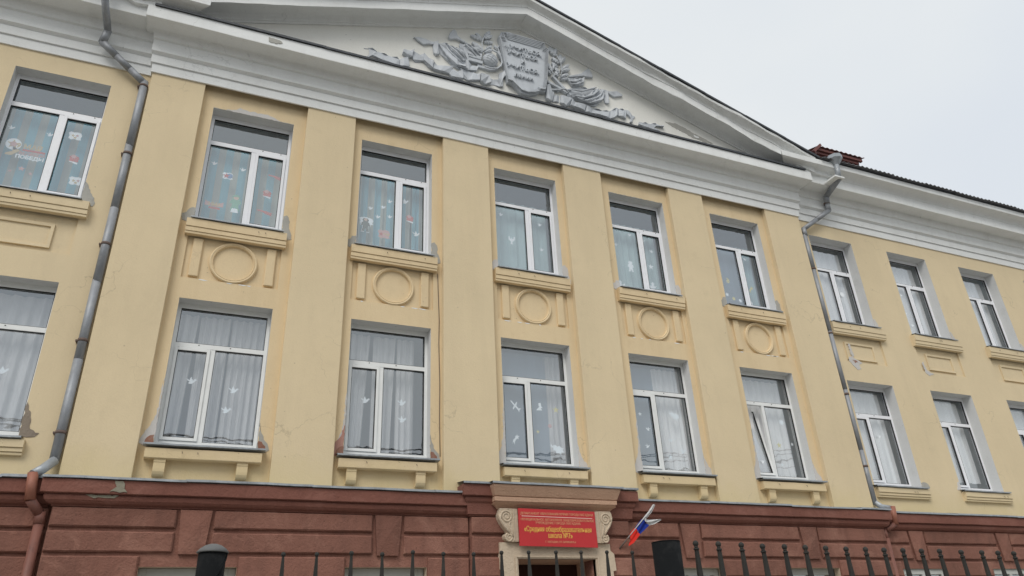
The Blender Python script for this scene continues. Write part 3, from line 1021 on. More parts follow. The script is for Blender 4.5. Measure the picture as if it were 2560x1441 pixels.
for j, (base, tip, w) in enumerate(LEAVES):
    b = MB()
    p0, p1 = Vector(base), Vector(tip)
    d = (p1 - p0)
    L = d.length
    d.normalize()
    s = Vector((-d.y, d.x))
    ww = w * 0.62
    prof = [(0.0, 0.15), (0.15, 0.65), (0.26, 0.5), (0.4, 1.0), (0.52, 0.7), (0.66, 0.95), (0.78, 0.6), (0.9, 0.55), (1.0, 0.0)]
    mid, lf, rt = [], [], []
    hh = 0.05 + 0.012 * (j % 3)
    for t, k in prof:
        c = p0 + d * L * t
        mid.append(b.bm.verts.new((c.x, TY - hh - 0.022 * math.sin(math.pi * min(1, t + 0.1)), c.y)))
        l_ = c + s * ww * k
        r_ = c - s * ww * k
        lf.append((b.bm.verts.new((l_.x, TY - hh, l_.y)), b.bm.verts.new((l_.x, TY, l_.y))))
        rt.append((b.bm.verts.new((r_.x, TY - hh, r_.y)), b.bm.verts.new((r_.x, TY, r_.y))))
    for i in range(len(prof) - 1):
        b.bm.faces.new((mid[i], mid[i + 1], lf[i + 1][0], lf[i][0]))
        b.bm.faces.new((mid[i], rt[i][0], rt[i + 1][0], mid[i + 1]))
        b.bm.faces.new((lf[i][0], lf[i + 1][0], lf[i + 1][1], lf[i][1]))
        b.bm.faces.new((rt[i][0], rt[i][1], rt[i + 1][1], rt[i + 1][0]))
    emb_link(b, 'oak_leaf')
FOLDS = [[(3.251, 11.344), (3.343, 11.138), (3.488, 10.984), (3.66, 10.874), (3.847, 10.868)], [(3.33, 11.389), (3.449, 11.191), (3.608, 11.059), (3.768, 10.96)], [(3.424, 11.388), (3.557, 11.262), (3.69, 11.137), (3.797, 11.071)], [(3.531, 11.374), (3.665, 11.282), (3.771, 11.164)], [(3.639, 11.359), (3.746, 11.276), (3.825, 11.149)], [(3.804, 11.538), (3.912, 11.419), (4.032, 11.287)], [(3.927, 11.529), (4.035, 11.427), (4.129, 11.32)], [(6.189, 10.9), (6.491, 10.904), (6.734, 11.043), (6.955, 11.288)], [(6.224, 10.867), (6.56, 10.838), (6.846, 11.011), (7.051, 11.273)], [(6.296, 10.846), (6.632, 10.794), (6.876, 10.933), (7.064, 11.21)], [(6.203, 11.056), (6.469, 11.072), (6.714, 11.214), (6.86, 11.315)], [(6.167, 11.286), (6.319, 11.29), (6.505, 11.438)], [(6.217, 11.214), (6.371, 11.24), (6.548, 11.385)]]
for st in FOLDS:
    b = MB()
    n_ = len(st)
    b.tube([(p[0], TY - 0.062 - 0.02 * math.sin(math.pi * i / (n_ - 1)), p[1]) for i, p in enumerate(st)], [0.010 + 0.014 * math.sin(math.pi * i / (n_ - 1)) for i in range(n_)], 8)
    emb_link(b, 'cloth_fold')
for st in STEMS:
    b = MB()
    b.tube([(p[0], TY - 0.07, p[1]) for p in st], 0.012, 8)
    emb_link(b, 'stem')
# globe with its ring
gc = (GLOBE[0][0], GLOBE[0][1])
gr = 0.175
b = MB()
bmesh.ops.create_uvsphere(b.bm, u_segments=24, v_segments=14, radius=1, matrix=Matrix.Translation((gc[0], TY - 0.05, gc[1])) @ Matrix.Rotation(R(25), 4, 'Y') @ Matrix.Diagonal((gr * 0.95, 0.10, gr, 1)))
for f in b.bm.faces:
    f.smooth = True
emb_link(b, 'globe')
for i in range(-2, 3):
    b = MB()
    rr = math.sqrt(max(0.02, 1 - (i * 0.33) ** 2))
    pts = []
    for j in range(13):
        a = math.pi * j / 12
        p = Vector((rr * math.cos(a) * gr * 0.95, 0.105 * rr * math.sin(a) * 1.02, i * 0.33 * gr))
        p = Matrix.Rotation(R(25), 3, 'Y') @ p
        pts.append((gc[0] + p.x, TY - 0.05 - p.y, gc[1] + p.z))
    b.tube(pts, 0.004, 5)
    emb_link(b, 'globe_line')
    b = MB()
    pts = []
    lo = i * 0.55
    for j in range(13):
        a = math.pi * (j / 12 - 0.5)
        p = Vector((math.sin(lo) * math.cos(a) * gr * 0.95, 0.105 * math.cos(lo) * math.cos(a) * 1.02, math.sin(a) * gr))
        p = Matrix.Rotation(R(25), 3, 'Y') @ p
        pts.append((gc[0] + p.x, TY - 0.05 - p.y, gc[1] + p.z))
    b.tube(pts, 0.004, 5)
    emb_link(b, 'globe_line')
b = MB()
b.tube([(p[0], TY - 0.09, p[1]) for p in RING], 0.018, 8)
emb_link(b, 'globe_ring')
for i, (t, sz) in enumerate((('...УЧИТЬСЯ,', 0.135), ('УЧИТЬСЯ', 0.135), ('И', 0.135), ('УЧИТЬСЯ.', 0.135), ('ЛЕНИН', 0.112))):
    tx = 5.07 + (0.03 if i == 0 else 0.0)
    tz = (11.755, 11.585, 11.395, 11.215, 10.98)[i]
    put_text('lettering', t, sz, (tx, TY - 0.115, tz), 'relief', emb, extrude=0.026, sx=1.0, bold=0.003, space=1.16)

# ------------------------------------------------------------------ windows
GY = 0.232          # glass plane
POLY = {
    'dove': [(-1, .55), (-.75, .2), (-.55, .05), (-.3, -.1), (-.55, -.45), (-.2, -.55), (.15, -.5), (.45, -.25), (.7, .1), (1, .3), (.75, .35), (.9, .6), (.5, .45), (.3, .15), (.05, .5), (-.1, .95), (-.3, .5), (-.35, .15), (-.6, .35)],
    'dove_up': [(-.9, .9), (-.55, .95), (-.5, .35), (-.15, .2), (0, .8), (.15, .2), (.5, .35), (.55, .95), (.9, .8), (.85, -.1), (.3, -.5), (.2, -.9), (.55, -1.4), (.1, -1.3), (-.3, -1.4), (-.1, -.8), (-.35, -.45), (-.85, 0)],
    'plane': [(-1, 1), (-.75, .95), (-.2, .3), (.1, .75), (.3, .8), (.1, .1), (.5, -.35), (1, -.3), (.65, -.65), (.6, -1), (.35, -.6), (-.15, -.15), (-.5, -.65), (-.6, -.4), (-.35, .1), (-.9, .75)],
    'comet': [(.2, 1), (.35, .7), (.7, .65), (.45, .4), (.5, .05), (.2, .2), (-.2, -.3), (-.35, -1), (-.5, -.4), (-.75, -.9), (-.6, -.1), (-.15, .35), (-.15, .65), (.1, .7)],
    'branch': [(-1, 1), (-.8, .5), (-.3, .75), (0, .45), (.35, .6), (.7, .3), (1, .35), (.85, 0), (1, -.3), (.6, -.35), (.55, -.8), (.2, -.45), (-.2, -.5), (-.3, -.1), (-.65, -.1), (-.6, .25), (-1, .35)],
    'boat': [(-1, 0), (-.5, -.25), (-.3, .2), (-.6, .4), (-.25, .5), (-.15, .85), (.1, .5), (.45, .55), (.2, .25), (.25, -.15), (.6, -.1), (1, .3), (.95, -.2), (.6, -.65), (0, -.8), (-.6, -.55)],
    'child': [(-.25, 1), (.25, 1), (.42, .75), (.3, .45), (.5, .3), (.6, -.15), (.35, -.1), (.35, -.5), (.5, -1), (.15, -1), (0, -.5), (-.15, -1), (-.5, -1), (-.35, -.5), (-.35, -.1), (-.6, -.15), (-.5, .3), (-.3, .45), (-.42, .75)],
    'badge': [(-1, .5), (-.7, .8), (-.2, .7), (.3, .85), (.8, .7), (1, .2), (.85, -.3), (1, -.6), (.5, -.75), (.1, -.6), (-.5, -.8), (-.9, -.55), (-.8, 0)],
    'bust': [(-.3, 1), (.3, .9), (.35, .3), (.15, 0), (.8, -.7), (1, -1), (-.1, -.95), (-.6, -.9), (-.3, -.4), (-.75, -.2), (-.4, .1)],
    'flash': [(-1, .25), (.2, .15), (1, -.05), (.95, -.55), (.1, -.3), (-.3, -.05), (-.95, 0)],
}
POLY['star'] = [((1 if i % 2 == 0 else .42) * math.sin(math.pi * i / 5), (1 if i % 2 == 0 else .42) * math.cos(math.pi * i / 5)) for i in range(10)]
POLY['disc'] = [(math.sin(2 * math.pi * i / 16), math.cos(2 * math.pi * i / 16)) for i in range(16)]
POLY['petal'] = [((1 if i % 2 == 0 else .6) * math.sin(math.pi * i / 7), (1 if i % 2 == 0 else .6) * math.cos(math.pi * i / 7)) for i in range(14)]
ST = {'dove': ('dove', .052, 'paper'), 'dove_big': ('dove', .075, 'paper'), 'dove_up': ('dove_up', .075, 'paper'),
      'star_red': ('star', .05, 'paper_pink'), 'star_small': ('star', .03, 'paper_pink'), 'star_w': ('star', .07, 'paper'), 'star_ws': ('star', .042, 'paper'),
      'star_y': ('star', .062, 'paper_yellow'), 'star_yb': ('star', .035, 'paper_yellow'), 'disc_r': ('disc', .036, 'paper_pink'), 'disc_w': ('disc', .06, 'paper'),
      'plane': ('plane', .1, 'paper'), 'comet': ('comet', .09, 'paper'), 'branch_w': ('branch', .11, 'paper'), 'boat_w': ('boat', .10, 'paper'),
      'child_w': ('child', .12, 'paper'), 'blob_w': ('branch', .12, 'paper'), 'blob_s': ('petal', .07, 'paper'), 'bust': ('bust', .07, 'paper'),
      'daisy_b': ('petal', .05, 'paper'), 'daisy_y': ('petal', .05, 'paper_yellow'), 'daisy_w': ('petal', .05, 'paper'), 'leaf_y': ('comet', .09, 'paper_yellow'),
      'flash_r': ('flash', .12, 'paper_red'), 'badge_w': ('badge', .095, 'paper'), 'badge_b': ('badge', .085, 'paper'), 'badge_r': ('badge', .11, 'paper_pink'),
      'emblem_r': ('badge', .07, 'paper_red')}


def flat(pts, x, z, s, y, name, mat, parent, t=0.0012, sx=1.0):
    b = MB()
    b.prism([(x + px * s * sx, z + pz * s) for px, pz in pts], y, y + t)
    return b.build(name, mat, parent)


def sticker(kind, x, z, par, rnd):
    y = GY + 0.010
    nm = kind.split('_')[0]
    name = {'dove': 'paper_dove', 'star': 'paper_star', 'child': 'paper_child', 'disc': 'paper_disc', 'plane': 'paper_plane', 'comet': 'paper_comet',
            'branch': 'paper_branch', 'boat': 'paper_boat', 'blob': 'paper_flower', 'bust': 'paper_soldier', 'daisy': 'paper_flower', 'leaf': 'paper_leaf',
            'six': 'paper_numeral', 'badge9': 'paper_medal', 'text2': 'paper_slogan', 'badge': 'paper_badge', 'badge19': 'paper_date', 'emblem': 'paper_bouquet', 'flash': 'paper_ribbon'}.get(nm, 'paper_cutout')
    if kind == 'six':
        return put_text(name, '6', 0.17, (x, y, z), 'paper_yellow', par, sx=-1, bold=0.006, extrude=0.001).rotation_euler
    if kind in ('child_green', 'child_dark', 'child_w'):
        if kind == 'child_w':
            return flat(POLY['child'], x, z, .12, y, name, 'paper', par)
        if kind == 'child_dark':
            o = flat([(p[0] * 1.5, p[1] * 1.08) for p in POLY['badge']], x + .01, z + .075, .085, y + .002, name, 'paper', par)
            flat(POLY['child'], x, z, .155, y + .0025, name, 'paper', par)
            flat(POLY['child'], x, z - .005, .135, y, name, 'paper_dark', par)
            flat(POLY['disc'], x, z + .10, .03, y - .002, name, 'paper_skin', par)
            return o
        flat(POLY['disc'], x, z + .10, .042, y - .002, name, 'paper_skin', par)
        flat([(-1, 0), (-.8, .7), (0, 1), (.8, .7), (1, 0)], x, z + .115, .045, y - .004, name, 'paper_green', par)
        flat(POLY['child'], x, z, .15, y, name, 'paper_green', par)
        flat([(-1, -1), (1, -1), (.7, .3), (-.7, .3)], x, z - .13, .06, y - .002, name, 'paper', par)
        return None
    if kind == 'badge9':
        flat(POLY['disc'], x, z, .105, y + .002, name, 'paper', par)
        flat(POLY['star'], x, z, .085, y, name, 'paper_gold', par)
        flat(POLY['disc'], x, z, .045, y - .002, name, 'paper_pink', par)
        flat([(-.3, 1), (.9, .2), (-.2, -1), (-1.2, -1), (-1.1, -.6), (-.2, -.1)], x + .03, z - .12, .085, y + .002, name, 'paper_gold', par)
        return None
    if kind == 'text2':
        put_text(name, '9 МАЯ', 0.115, (x - .07, y, z + .085), 'paper_gold', par, bold=0.004, extrude=0.001)
        flat([(-1, .12), (1, .12), (1, -.12), (-1, -.12)], x, z + .02, .15, y, name, 'paper_red', par)
        put_text(name, 'ВЕЛИКОЙ', 0.07, (x - .01, y, z - .045), 'paper_pink', par, bold=0.003, extrude=0.001)
        put_text(name, 'ПОБЕДЫ', 0.085, (x - .03, y, z - .11), 'paper', par, bold=0.004, extrude=0.001)
        return None
    if kind == 'badge19':
        put_text(name, '1941', 0.10, (x, y, z + .01), 'paper_gold', par, bold=0.005, extrude=0.001)
        flat([(-1, .25), (1, .2), (1, -.25), (-1, -.2)], x + .01, z - .055, .085, y, name, 'paper_red', par)
        flat([(-1, .5), (-.3, .1), (.3, .1), (1, .5), (1, -.2), (-1, -.2)], x, z + .01, .14, y + .003, name, 'paper_pink', par)
        return None
    p, s, m = ST[kind]
    o = flat([(a * (1 if rnd > .0 else -1), b) for a, b in POLY[p]], x, z, s, y, name, m, par)
    if kind == 'badge_w':
        for k, (dx, dz, mm) in enumerate(((-.03, .005, 'paper_gold'), (.03, .012, 'paper_pink'), (.005, -.03, 'paper_gold'))):
            flat(POLY['star'], x + dx, z + dz, .03, y - .002, name, mm, par)
    if kind == 'badge_b':
        flat(POLY['disc'], x + .03, z + .005, .05, y - .002, name, 'paper_blue', par)
        flat(POLY['star'], x - .02, z, .055, y - .004, name, 'paper_red', par)
    if kind == 'badge_r':
        flat(POLY['star'], x - .05, z, .045, y - .002, name, 'paper_red', par)
        flat(POLY['flash'], x + .04, z + .01, .06, y - .002, name, 'paper_gold', par)
    if kind == 'emblem_r':
        flat(POLY['petal'], x - .01, z + .045, .045, y - .002, name, 'paper_pink', par)
        flat(POLY['flash'], x, z - .06, .06, y - .002, name, 'paper', par)
    return o


def member(x0, x1, z0, z1, y0=0.195, y1=0.265):
    return (x0, x1, y0, y1, z0, z1)


def window(key, floor):
    xc = XC[key]
    right = key[0] == 'R'
    dy = 0.045 if right else 0.0
    if floor == 3:
        top, bot = 8.665, 6.655
        tr = (8.215, 8.13) if key in ('W0', 'W1', 'L', 'L1') else (8.105, 8.035)
        if right:
            tr = (8.05, 7.985)
        lg = 0.04 if not right else -0.02          # edge of fixed pane
        mu = 0.115 if not right else 0.045
        sx0, sx1 = mu, 0.615                       # opening sash on the right
        sash_right = True
        mat = 'pvc'
        zb_, zt_ = 6.50, 8.80
    else:
        top, bot = 5.068, 3.055
        tr = (4.522, 4.448)
        lg = -0.13 if not right else -0.09
        mu = -0.062 if not right else -0.02
        sx0, sx1 = -0.62, lg
        sash_right = False
        mat = 'pvc' if right else 'pvc_cream'
        zb_, zt_ = 2.93, 5.20
    full_left = (key == 'L' and floor == 2)
    f = MB()
    g_ = 0.618
    for b in (member(-0.69, -g_, zb_, zt_), member(g_, 0.69, zb_, zt_), member(-g_, g_, top, zt_), member(-g_, g_, zb_, bot), member(-g_, g_, tr[1], tr[0])):
        f.box(xc + b[0], xc + b[1], b[2] + dy, b[3] + dy, b[4], b[5], 0.004)
    if not full_left:
        a, c = (lg, mu)
        f.box(xc + a, xc + c, 0.197 + dy, 0.263 + dy, bot, tr[1], 0.004)
    fr = f.build('window', mat, B)
    # screw caps on the transom
    for dx in ((-.3, .14) if floor == 2 else (.22, .52)):
        b = MB()
        b.box(xc + dx - .008, xc + dx + .008, 0.190 + dy, 0.196 + dy, tr[0] - .03, tr[0] - .018)
        b.build('drain_cap', 'gasket', fr)
    y0 = 0.178 + dy
    panes = [(-g_, g_, tr[0], top)]
    if full_left:
        panes.append((-g_, g_, bot, tr[1]))
    elif sash_right:
        panes.append((-g_, lg, bot, tr[1]))
    else:
        panes.append((mu, g_, bot, tr[1]))
    for (a, c, z0, z1) in panes:
        b = MB()
        b.box(xc + a + .004, xc + c - .004, GY + dy, GY + dy + .005, z0 + .004, z1 - .004)
        b.build('pane', 'glass', fr)
        b = MB()       # black gasket line round the pane
        for q in ((a, a + .006, z0, z1), (c - .006, c, z0, z1), (a, c, z0, z0 + .006), (a, c, z1 - .007, z1)):
            b.box(xc + q[0], xc + q[1], 0.199 + dy, GY + dy, q[2], q[3])
        b.build('gasket', 'gasket', fr)
    if not full_left:
        s = MB()
        w = 0.047
        za, zb = bot + 0.004, tr[1] - 0.006
        for q in ((sx0, sx0 + w, za, zb), (sx1 - w, sx1, za, zb), (sx0 + w, sx1 - w, za, za + w), (sx0 + w, sx1 - w, zb - w, zb)):
            s.box(xc + q[0], xc + q[1], y0, 0.25 + dy, q[2], q[3], 0.005)
        so = s.build('sash', mat, fr)
        b = MB()
        b.box(xc + sx0 + w, xc + sx1 - w, GY + dy - .012, GY + dy - .007, za + w, zb - w)
        po = b.build('pane', 'glass', fr)
        b = MB()
        for q in ((sx0 + w, sx0 + w + .006, za + w, zb - w), (sx1 - w - .006, sx1 - w, za + w, zb - w), (sx0 + w, sx1 - w, za + w, za + w + .006), (sx0 + w, sx1 - w, zb - w - .007, zb - w)):
            b.box(xc + q[0], xc + q[1], y0 + .004, GY + dy - .012, q[2], q[3])
        ga = b.build('gasket', 'gasket', fr)
        if key == 'W4' and floor == 2:
            # sash tilted inwards at the top
            T = Matrix.Translation((0, 0.21, za)) @ Matrix.Rotation(R(-9.5), 4, 'X') @ Matrix.Translation((0, -0.21, -za))
            for o_ in (so, po, ga):
                o_.data.transform(T)
            so['label'] = 'sash tilted open inwards at the top'
    code = {3: '3', 2: '2'}[floor]
    for i, (kind, dx, z) in enumerate(STICKERS.get(key + code, [])):
        if kind:
            sticker(kind, xc + dx, z, fr, -1 if (i % 3 == 1 and key in ('W3', 'W4', 'W2')) else 1)
    return fr


for key in XC:
    window(key, 3)
    window(key, 2)


def curtain(name, label, x0, x1, z0, z1, mat, waves, amp=0.03, y=0.40, taper=0.0, group=None, ph=0.0):
    bm = bmesh.new()
    n = int(max(24, waves * 10))
    m = 8
    w = x1 - x0
    rows = []
    for j in range(m + 1):
        t = j / m
        z = z0 + (z1 - z0) * t
        row = []
        for i in range(n + 1):
            u = i / n
            x = x0 + w * u + (taper * (1 - t) * (u if taper < 0 else (1 - u)))
            d = amp * (math.sin(2 * math.pi * waves * u + ph + 0.5 * math.sin(3 * u + t)) + 0.4 * math.sin(2 * math.pi * waves * 2.3 * u + 1.1 + ph)) * (0.75 + 0.35 * (1 - t))
            row.append(bm.verts.new((x - (x0 + x1) / 2, d, z - z0)))
        rows.append(row)
    for a, b in zip(rows, rows[1:]):
        for i in range(n):
            f = bm.faces.new((a[i], a[i + 1], b[i + 1], b[i]))
            f.smooth = True
    me = bpy.data.meshes.new(name)
    bm.to_mesh(me)
    bm.free()
    me.materials.append(M[mat])
    o = bpy.data.objects.new(name, me)
    col.objects.link(o)
    o.location = ((x0 + x1) / 2, y, z0)
    o['label'] = label
    o['category'] = 'curtain'
    o['group'] = group or 'curtains hanging behind the school windows'
    return o


def cur(key, floor, specs):
    xc = XC[key]
    for (a, c, mat, waves, amp, lab, *rest) in specs:
        kw = rest[0] if rest else {}
        z0, z1 = (6.3, 8.27 if key in ('L', 'W0', 'W1', 'W2', 'W3', 'W4') else 8.62) if floor == 3 else (2.75, 5.05)
        z1 = kw.pop('z1', z1)
        curtain('curtain', lab, xc + a, xc + c, kw.pop('z0', z0), z1, mat, waves, amp, **kw)


cur('L', 3, [(-.70, .70, 'cur_stripe', 6, .012, 'blue and tan striped curtain behind the window with the gold medal sticker')])
cur('W0', 3, [(-.70, .70, 'cur_stripe', 6, .010, 'blue and tan striped curtain behind the window with the green child sticker')])
cur('W1', 3, [(-.75, .38, 'cur_stripe', 7, .028, 'striped curtain behind the window with five small doves, left part', {}),
              (.40, .66, 'cur_stripe', 3, .022, 'narrow striped curtain at the right edge of the five-dove window', {})])
cur('W2', 3, [(-.70, .58, 'cur_teal', 6, .016, 'pale teal curtain behind the upper window right above the entrance')])
cur('W3', 3, [(-.70, .58, 'cur_teal', 8, .016, 'pale teal curtain behind the upper window with the two paper boats')])
cur('W4', 3, [(-.75, .20, 'cur_grey', 3, .006, 'flat grey-blue curtain behind the window with the mirrored six'),
              (.20, .58, 'cur_teal2', 4, .02, 'narrow teal curtain strip beside the flat grey-blue one')])
cur('L', 2, [(-.70, .70, 'cur_white', 8, .03, 'white sheer curtain in the lowest left window at the picture edge')])
cur('W0', 2, [(-.75, -.36, 'cur_white', 3, .035, 'white curtain piece hanging left of the dark gap in the three-dove window', {'taper': -0.06}),
              (-.33, .10, 'cur_white', 4, .035, 'white curtain piece in the middle of the three-dove window', {'taper': .03}),
              (.13, .75, 'cur_white', 6, .035, 'white curtain piece filling the right side of the three-dove window', {'ph': 1.0})])
cur('W1', 2, [(-.75, -.26, 'cur_white', 4, .035, 'white sheer curtain left of the gap in the lower window beside the entrance', {'taper': -0.10}),
              (-.20, .17, 'cur_white', 3, .03, 'middle white sheer curtain in the lower window beside the entrance', {'taper': -.06}),
              (.20, .50, 'cur_white', 3, .03, 'right white sheer curtain in the lower window beside the entrance', {'ph': 2.0})])
cur('W2', 2, [(-.75, .34, 'cur_grey', 2, .004, 'added grey-blue sheet painted as sky reflection behind the window with the paper aeroplane'),  # pane has no curtain: sheet added to carry the sky reflection's tone
              (.34, .64, 'cur_white', 3, .025, 'white curtain strip beside the grey-blue sheet above the entrance')])
cur('W3', 2, [(-.75, .05, 'cur_grey', 2, .004, 'added grey-blue sheet painted as sky reflection, left of the white curtain, window with the big white star'),  # uncurtained half: another added sheet in the colour of reflected sky
              (.05, .66, 'cur_sky_bright', 5, .03, 'white curtain behind the window with the big white paper star')])
cur('W4', 2, [(-.7, .58, 'cur_sky_bright', 8, .03, 'white curtain behind the window with the tilted sash')])
cur('R0', 3, [(-.7, .58, 'cur_sky_bright', 6, .02, 'white curtain in the upper window just right of the right drainpipe')])  # right-wing cloth carries the brightness of the sky reflection in its colour
cur('R0', 2, [(-.7, .58, 'cur_sky_bright', 6, .02, 'white curtain in the lower window just right of the right drainpipe')])
cur('R1', 3, [(-.7, .58, 'cur_sky_bright', 5, .02, 'pale curtain in the second upper window from the right drainpipe')])
cur('R1', 2, [(-.7, .58, 'cur_sky_bright', 5, .02, 'white curtain with raised hem in the second lower window of the right wing', {'z0': 3.2})])

cur('R2', 3, [(-.7, .58, 'cur_sky_bright', 5, .02, 'white curtain in the third upper window from the right drainpipe')])
cur('R2', 2, [(-.7, .58, 'cur_sky_bright', 5, .02, 'white curtain in the rightmost lower window, cut by the picture edge')])

# rooms behind the windows
for (z0, z1) in ((2.5, 5.7), (6.1, 9.3)):
    mb = MB()
    X0, X1, Y0, Y1 = -8, 26, 0.345, 5
    mb.quad((X0, Y1, z0), (X1, Y1, z0), (X1, Y1, z1), (X0, Y1, z1))
    mb.quad((X0, Y0, z0), (X1, Y0, z0), (X1, Y1, z0), (X0, Y1, z0))
    mb.quad((X0, Y0, z1), (X1, Y0, z1), (X1, Y1, z1), (X0, Y1, z1))
    for xx in (X0, X1, -1.6, 3.8, 6.4, 11.6, 17):
        mb.quad((xx, Y0, z0), (xx, Y1, z0), (xx, Y1, z1), (xx, Y0, z1))
    mb.build('room', 'room', B, fix=False)

# ------------------------------------------------------------------ sills, brackets, panels
for key, xc in XC.items():
    W = key[0] == 'W'
    j = (hash(key) % 7) * 0.001 if False else 0.001 * (len(key) + int(xc) % 5)
    # upper sill: two stepped courses
    bm = bmesh.new()
    me = None
    xa, xb = (xc - .75, xc + .745) if W else (xc - .76, xc + .80)
    prof = [(0.0, 6.205), (0.085, 6.205), (0.088, 6.238), (0.072, 6.243), (0.098, 6.247), (0.100, 6.315), (0.088, 6.322), (0.112, 6.326), (0.115, 6.458), (0.0, 6.475)]
    so = sweep('window_sill', prof, xa, xb, 0.0, 'plaster_recess' if W else 'plaster', B, lat=lambda d: 0.0, step=0.2, amp=0.0025, seed=xc, back=0.02)
    b = MB()
    n = 8
    zz = 6.488
    for i in range(n):
        u0, u1 = i / n, (i + 1) / n
        a0, a1 = xc - .70 + 1.39 * u0, xc - .70 + 1.39 * u1
        e0, e1 = 0.006 * wob(a0 * 3 + xc), 0.006 * wob(a1 * 3 + xc)
        b.quad((a0, -.14 + e0, zz + e0), (a1, -.14 + e1, zz + e1), (a1, .2, 6.56), (a0, .2, 6.56))
        b.quad((a0, -.14 + e0, zz - .016 + e0), (a1, -.14 + e1, zz - .016 + e1), (a1, -.14 + e1, zz + e1), (a0, -.14 + e0, zz + e0))
        b.quad((a0, -.14 + e0, zz - .016 + e0), (a1, -.14 + e1, zz - .016 + e1), (a1, -.10, zz - .012), (a0, -.10, zz - .012))
    b.build('sill_flashing', 'zinc', so, fix=False)
    # lower sill
    if W:
        prof = [(0.0, 2.735), (0.125, 2.735), (0.130, 2.742), (0.132, 2.866), (0.0, 2.885)]
        so = sweep('window_sill', prof, xc - .745, xc + .735, 0.0, 'plaster_recess', B, lat=lambda d: 0.0, step=0.2, amp=0.003, seed=xc + 2, back=0.02)
        for dx in (-.545, .495):
            b = MB()
            q = [(-.10, 2.735), (-.10, 2.690), (-.092, 2.684), (-.092, 2.60), (-.088, 2.565), (-.072, 2.535), (-.05, 2.518), (-.03, 2.512), (.01, 2.512), (.01, 2.735)]
            for sx in (1,):
                l_ = [b.bm.verts.new((xc + dx - .072, y, z)) for y, z in q]
                r_ = [b.bm.verts.new((xc + dx + .072, y, z)) for y, z in q]
                b.bm.faces.new(l_)
                b.bm.faces.new(r_[::-1])
                for i in range(len(q) - 1):
                    b.bm.faces.new((l_[i], l_[i + 1], r_[i + 1], r_[i]))
            b.build('sill_bracket', 'plaster_recess', so)
    else:
        prof = [(0.0, 2.70), (0.055, 2.70), (0.058, 2.726), (0.045, 2.732), (0.072, 2.738), (0.074, 2.78), (0.062, 2.786), (0.09, 2.792), (0.092, 2.886), (0.0, 2.895)]
        so = sweep('window_sill', prof, xc - .68, xc + .76, 0.0, 'plaster', B, lat=lambda d: 0.0, step=0.2, amp=0.003, seed=xc + 2, back=0.02)
    b = MB()
    zz = 2.925
    for i in range(n):
        u0, u1 = i / n, (i + 1) / n
        w0 = .775 if W else .72
        a0, a1 = xc - w0 + 2 * w0 * u0, xc - w0 + 2 * w0 * u1
        e0, e1 = 0.005 * wob(a0 * 2 + xc), 0.005 * wob(a1 * 2 + xc)
        yf = -.165 if W else -.12
        b.quad((a0, yf + e0, zz + e0), (a1, yf + e1, zz + e1), (a1, .2, 2.975), (a0, .2, 2.975))
        b.quad((a0, yf + e0, zz - .022 + e0), (a1, yf + e1, zz - .022 + e1), (a1, yf + e1, zz + e1), (a0, yf + e0, zz + e0))
        b.quad((a0, yf + e0, zz - .022 + e0), (a1, yf + e1, zz - .022 + e1), (a1, -.05, zz - .03), (a0, -.05, zz - .03))
    b.build('sill_flashing', 'zinc', so, fix=False)
    # sunk panel under the upper window
    z0 = 5.488 if W else 5.60
    mat = 'plaster_recess' if W else 'plaster'
    b = MB()
    xa, xb, z1, dp = xc - .70, xc + .70, 6.26, .035
    b.quad((xa, dp, z0), (xb, dp, z0), (xb, dp, z1), (xa, dp, z1))
    b.quad((xa, 0, z0), (xa, dp, z0), (xa, dp, z1), (xa, 0, z1))
    b.quad((xb, 0, z0), (xb, 0, z1), (xb, dp, z1), (xb, dp, z0))
    b.quad((xa, 0, z0), (xb, 0, z0), (xb, dp, z0), (xa, dp, z0))
    po = b.build('wall_panel', mat, B, fix=False)
    if W:
        cx, cz = xc + .008, 5.838
        b = MB()
        prof = [(.292, dp), (.298, -.004), (.306, -.012), (.314, -.004), (.320, -.010), (.338, -.016), (.352, -.004), (.357, dp)]
        rings = []
        for i in range(56):
            a = 2 * math.pi * i / 56
            rings.append([b.bm.verts.new((cx + r * math.cos(a), y, cz + r * math.sin(a))) for r, y in prof])
        for i in range(56):
            A, C = rings[i], rings[(i + 1) % 56]
            for q in range(len(prof) - 1):
                f = b.bm.faces.new((A[q], A[q + 1], C[q + 1], C[q]))
        b.build('ring_moulding', mat, po)
        for dx in (-.538, .553):
            b = MB()
            b.box(xc + dx - .071, xc + dx + .071, -.012, .05, 5.522, 6.182, 0.012)
            b.build('raised_bar', mat, po)
    else:
        b = MB()
        o_ = [(xc - .43, 5.665), (xc + .43, 5.665), (xc + .43, 6.06), (xc - .43, 6.06)]
        i_ = [(xc - .385, 5.71), (xc + .385, 5.71), (xc + .385, 6.015), (xc - .385, 6.015)]
        for lv_, (oo, ii, ya) in enumerate(((o_, i_, .002),)):
            for i in range(4):
                k2 = (i + 1) % 4
                V = lambda p, y: b.bm.verts.new((p[0], y, p[1]))
                b.bm.faces.new((V(oo[i], dp), V(oo[k2], dp), V(oo[k2], ya), V(oo[i], ya)))
                b.bm.faces.new((V(oo[i], ya), V(oo[k2], ya), V(ii[k2], ya + .004), V(ii[i], ya + .004)))
                b.bm.faces.new((V(ii[i], ya + .004), V(ii[k2], ya + .004), V(ii[k2], dp - .006), V(ii[i], dp - .006)))
        b.quad((i_[0][0], dp - .006, i_[0][1]), (i_[1][0], dp - .006, i_[1][1]), (i_[2][0], dp - .006, i_[2][1]), (i_[3][0], dp - .006, i_[3][1]))
        b.build('raised_frame', mat, po, fix=False)


    # bent fixing hooks left in the sill
    rr = random.Random(int(xc * 10))
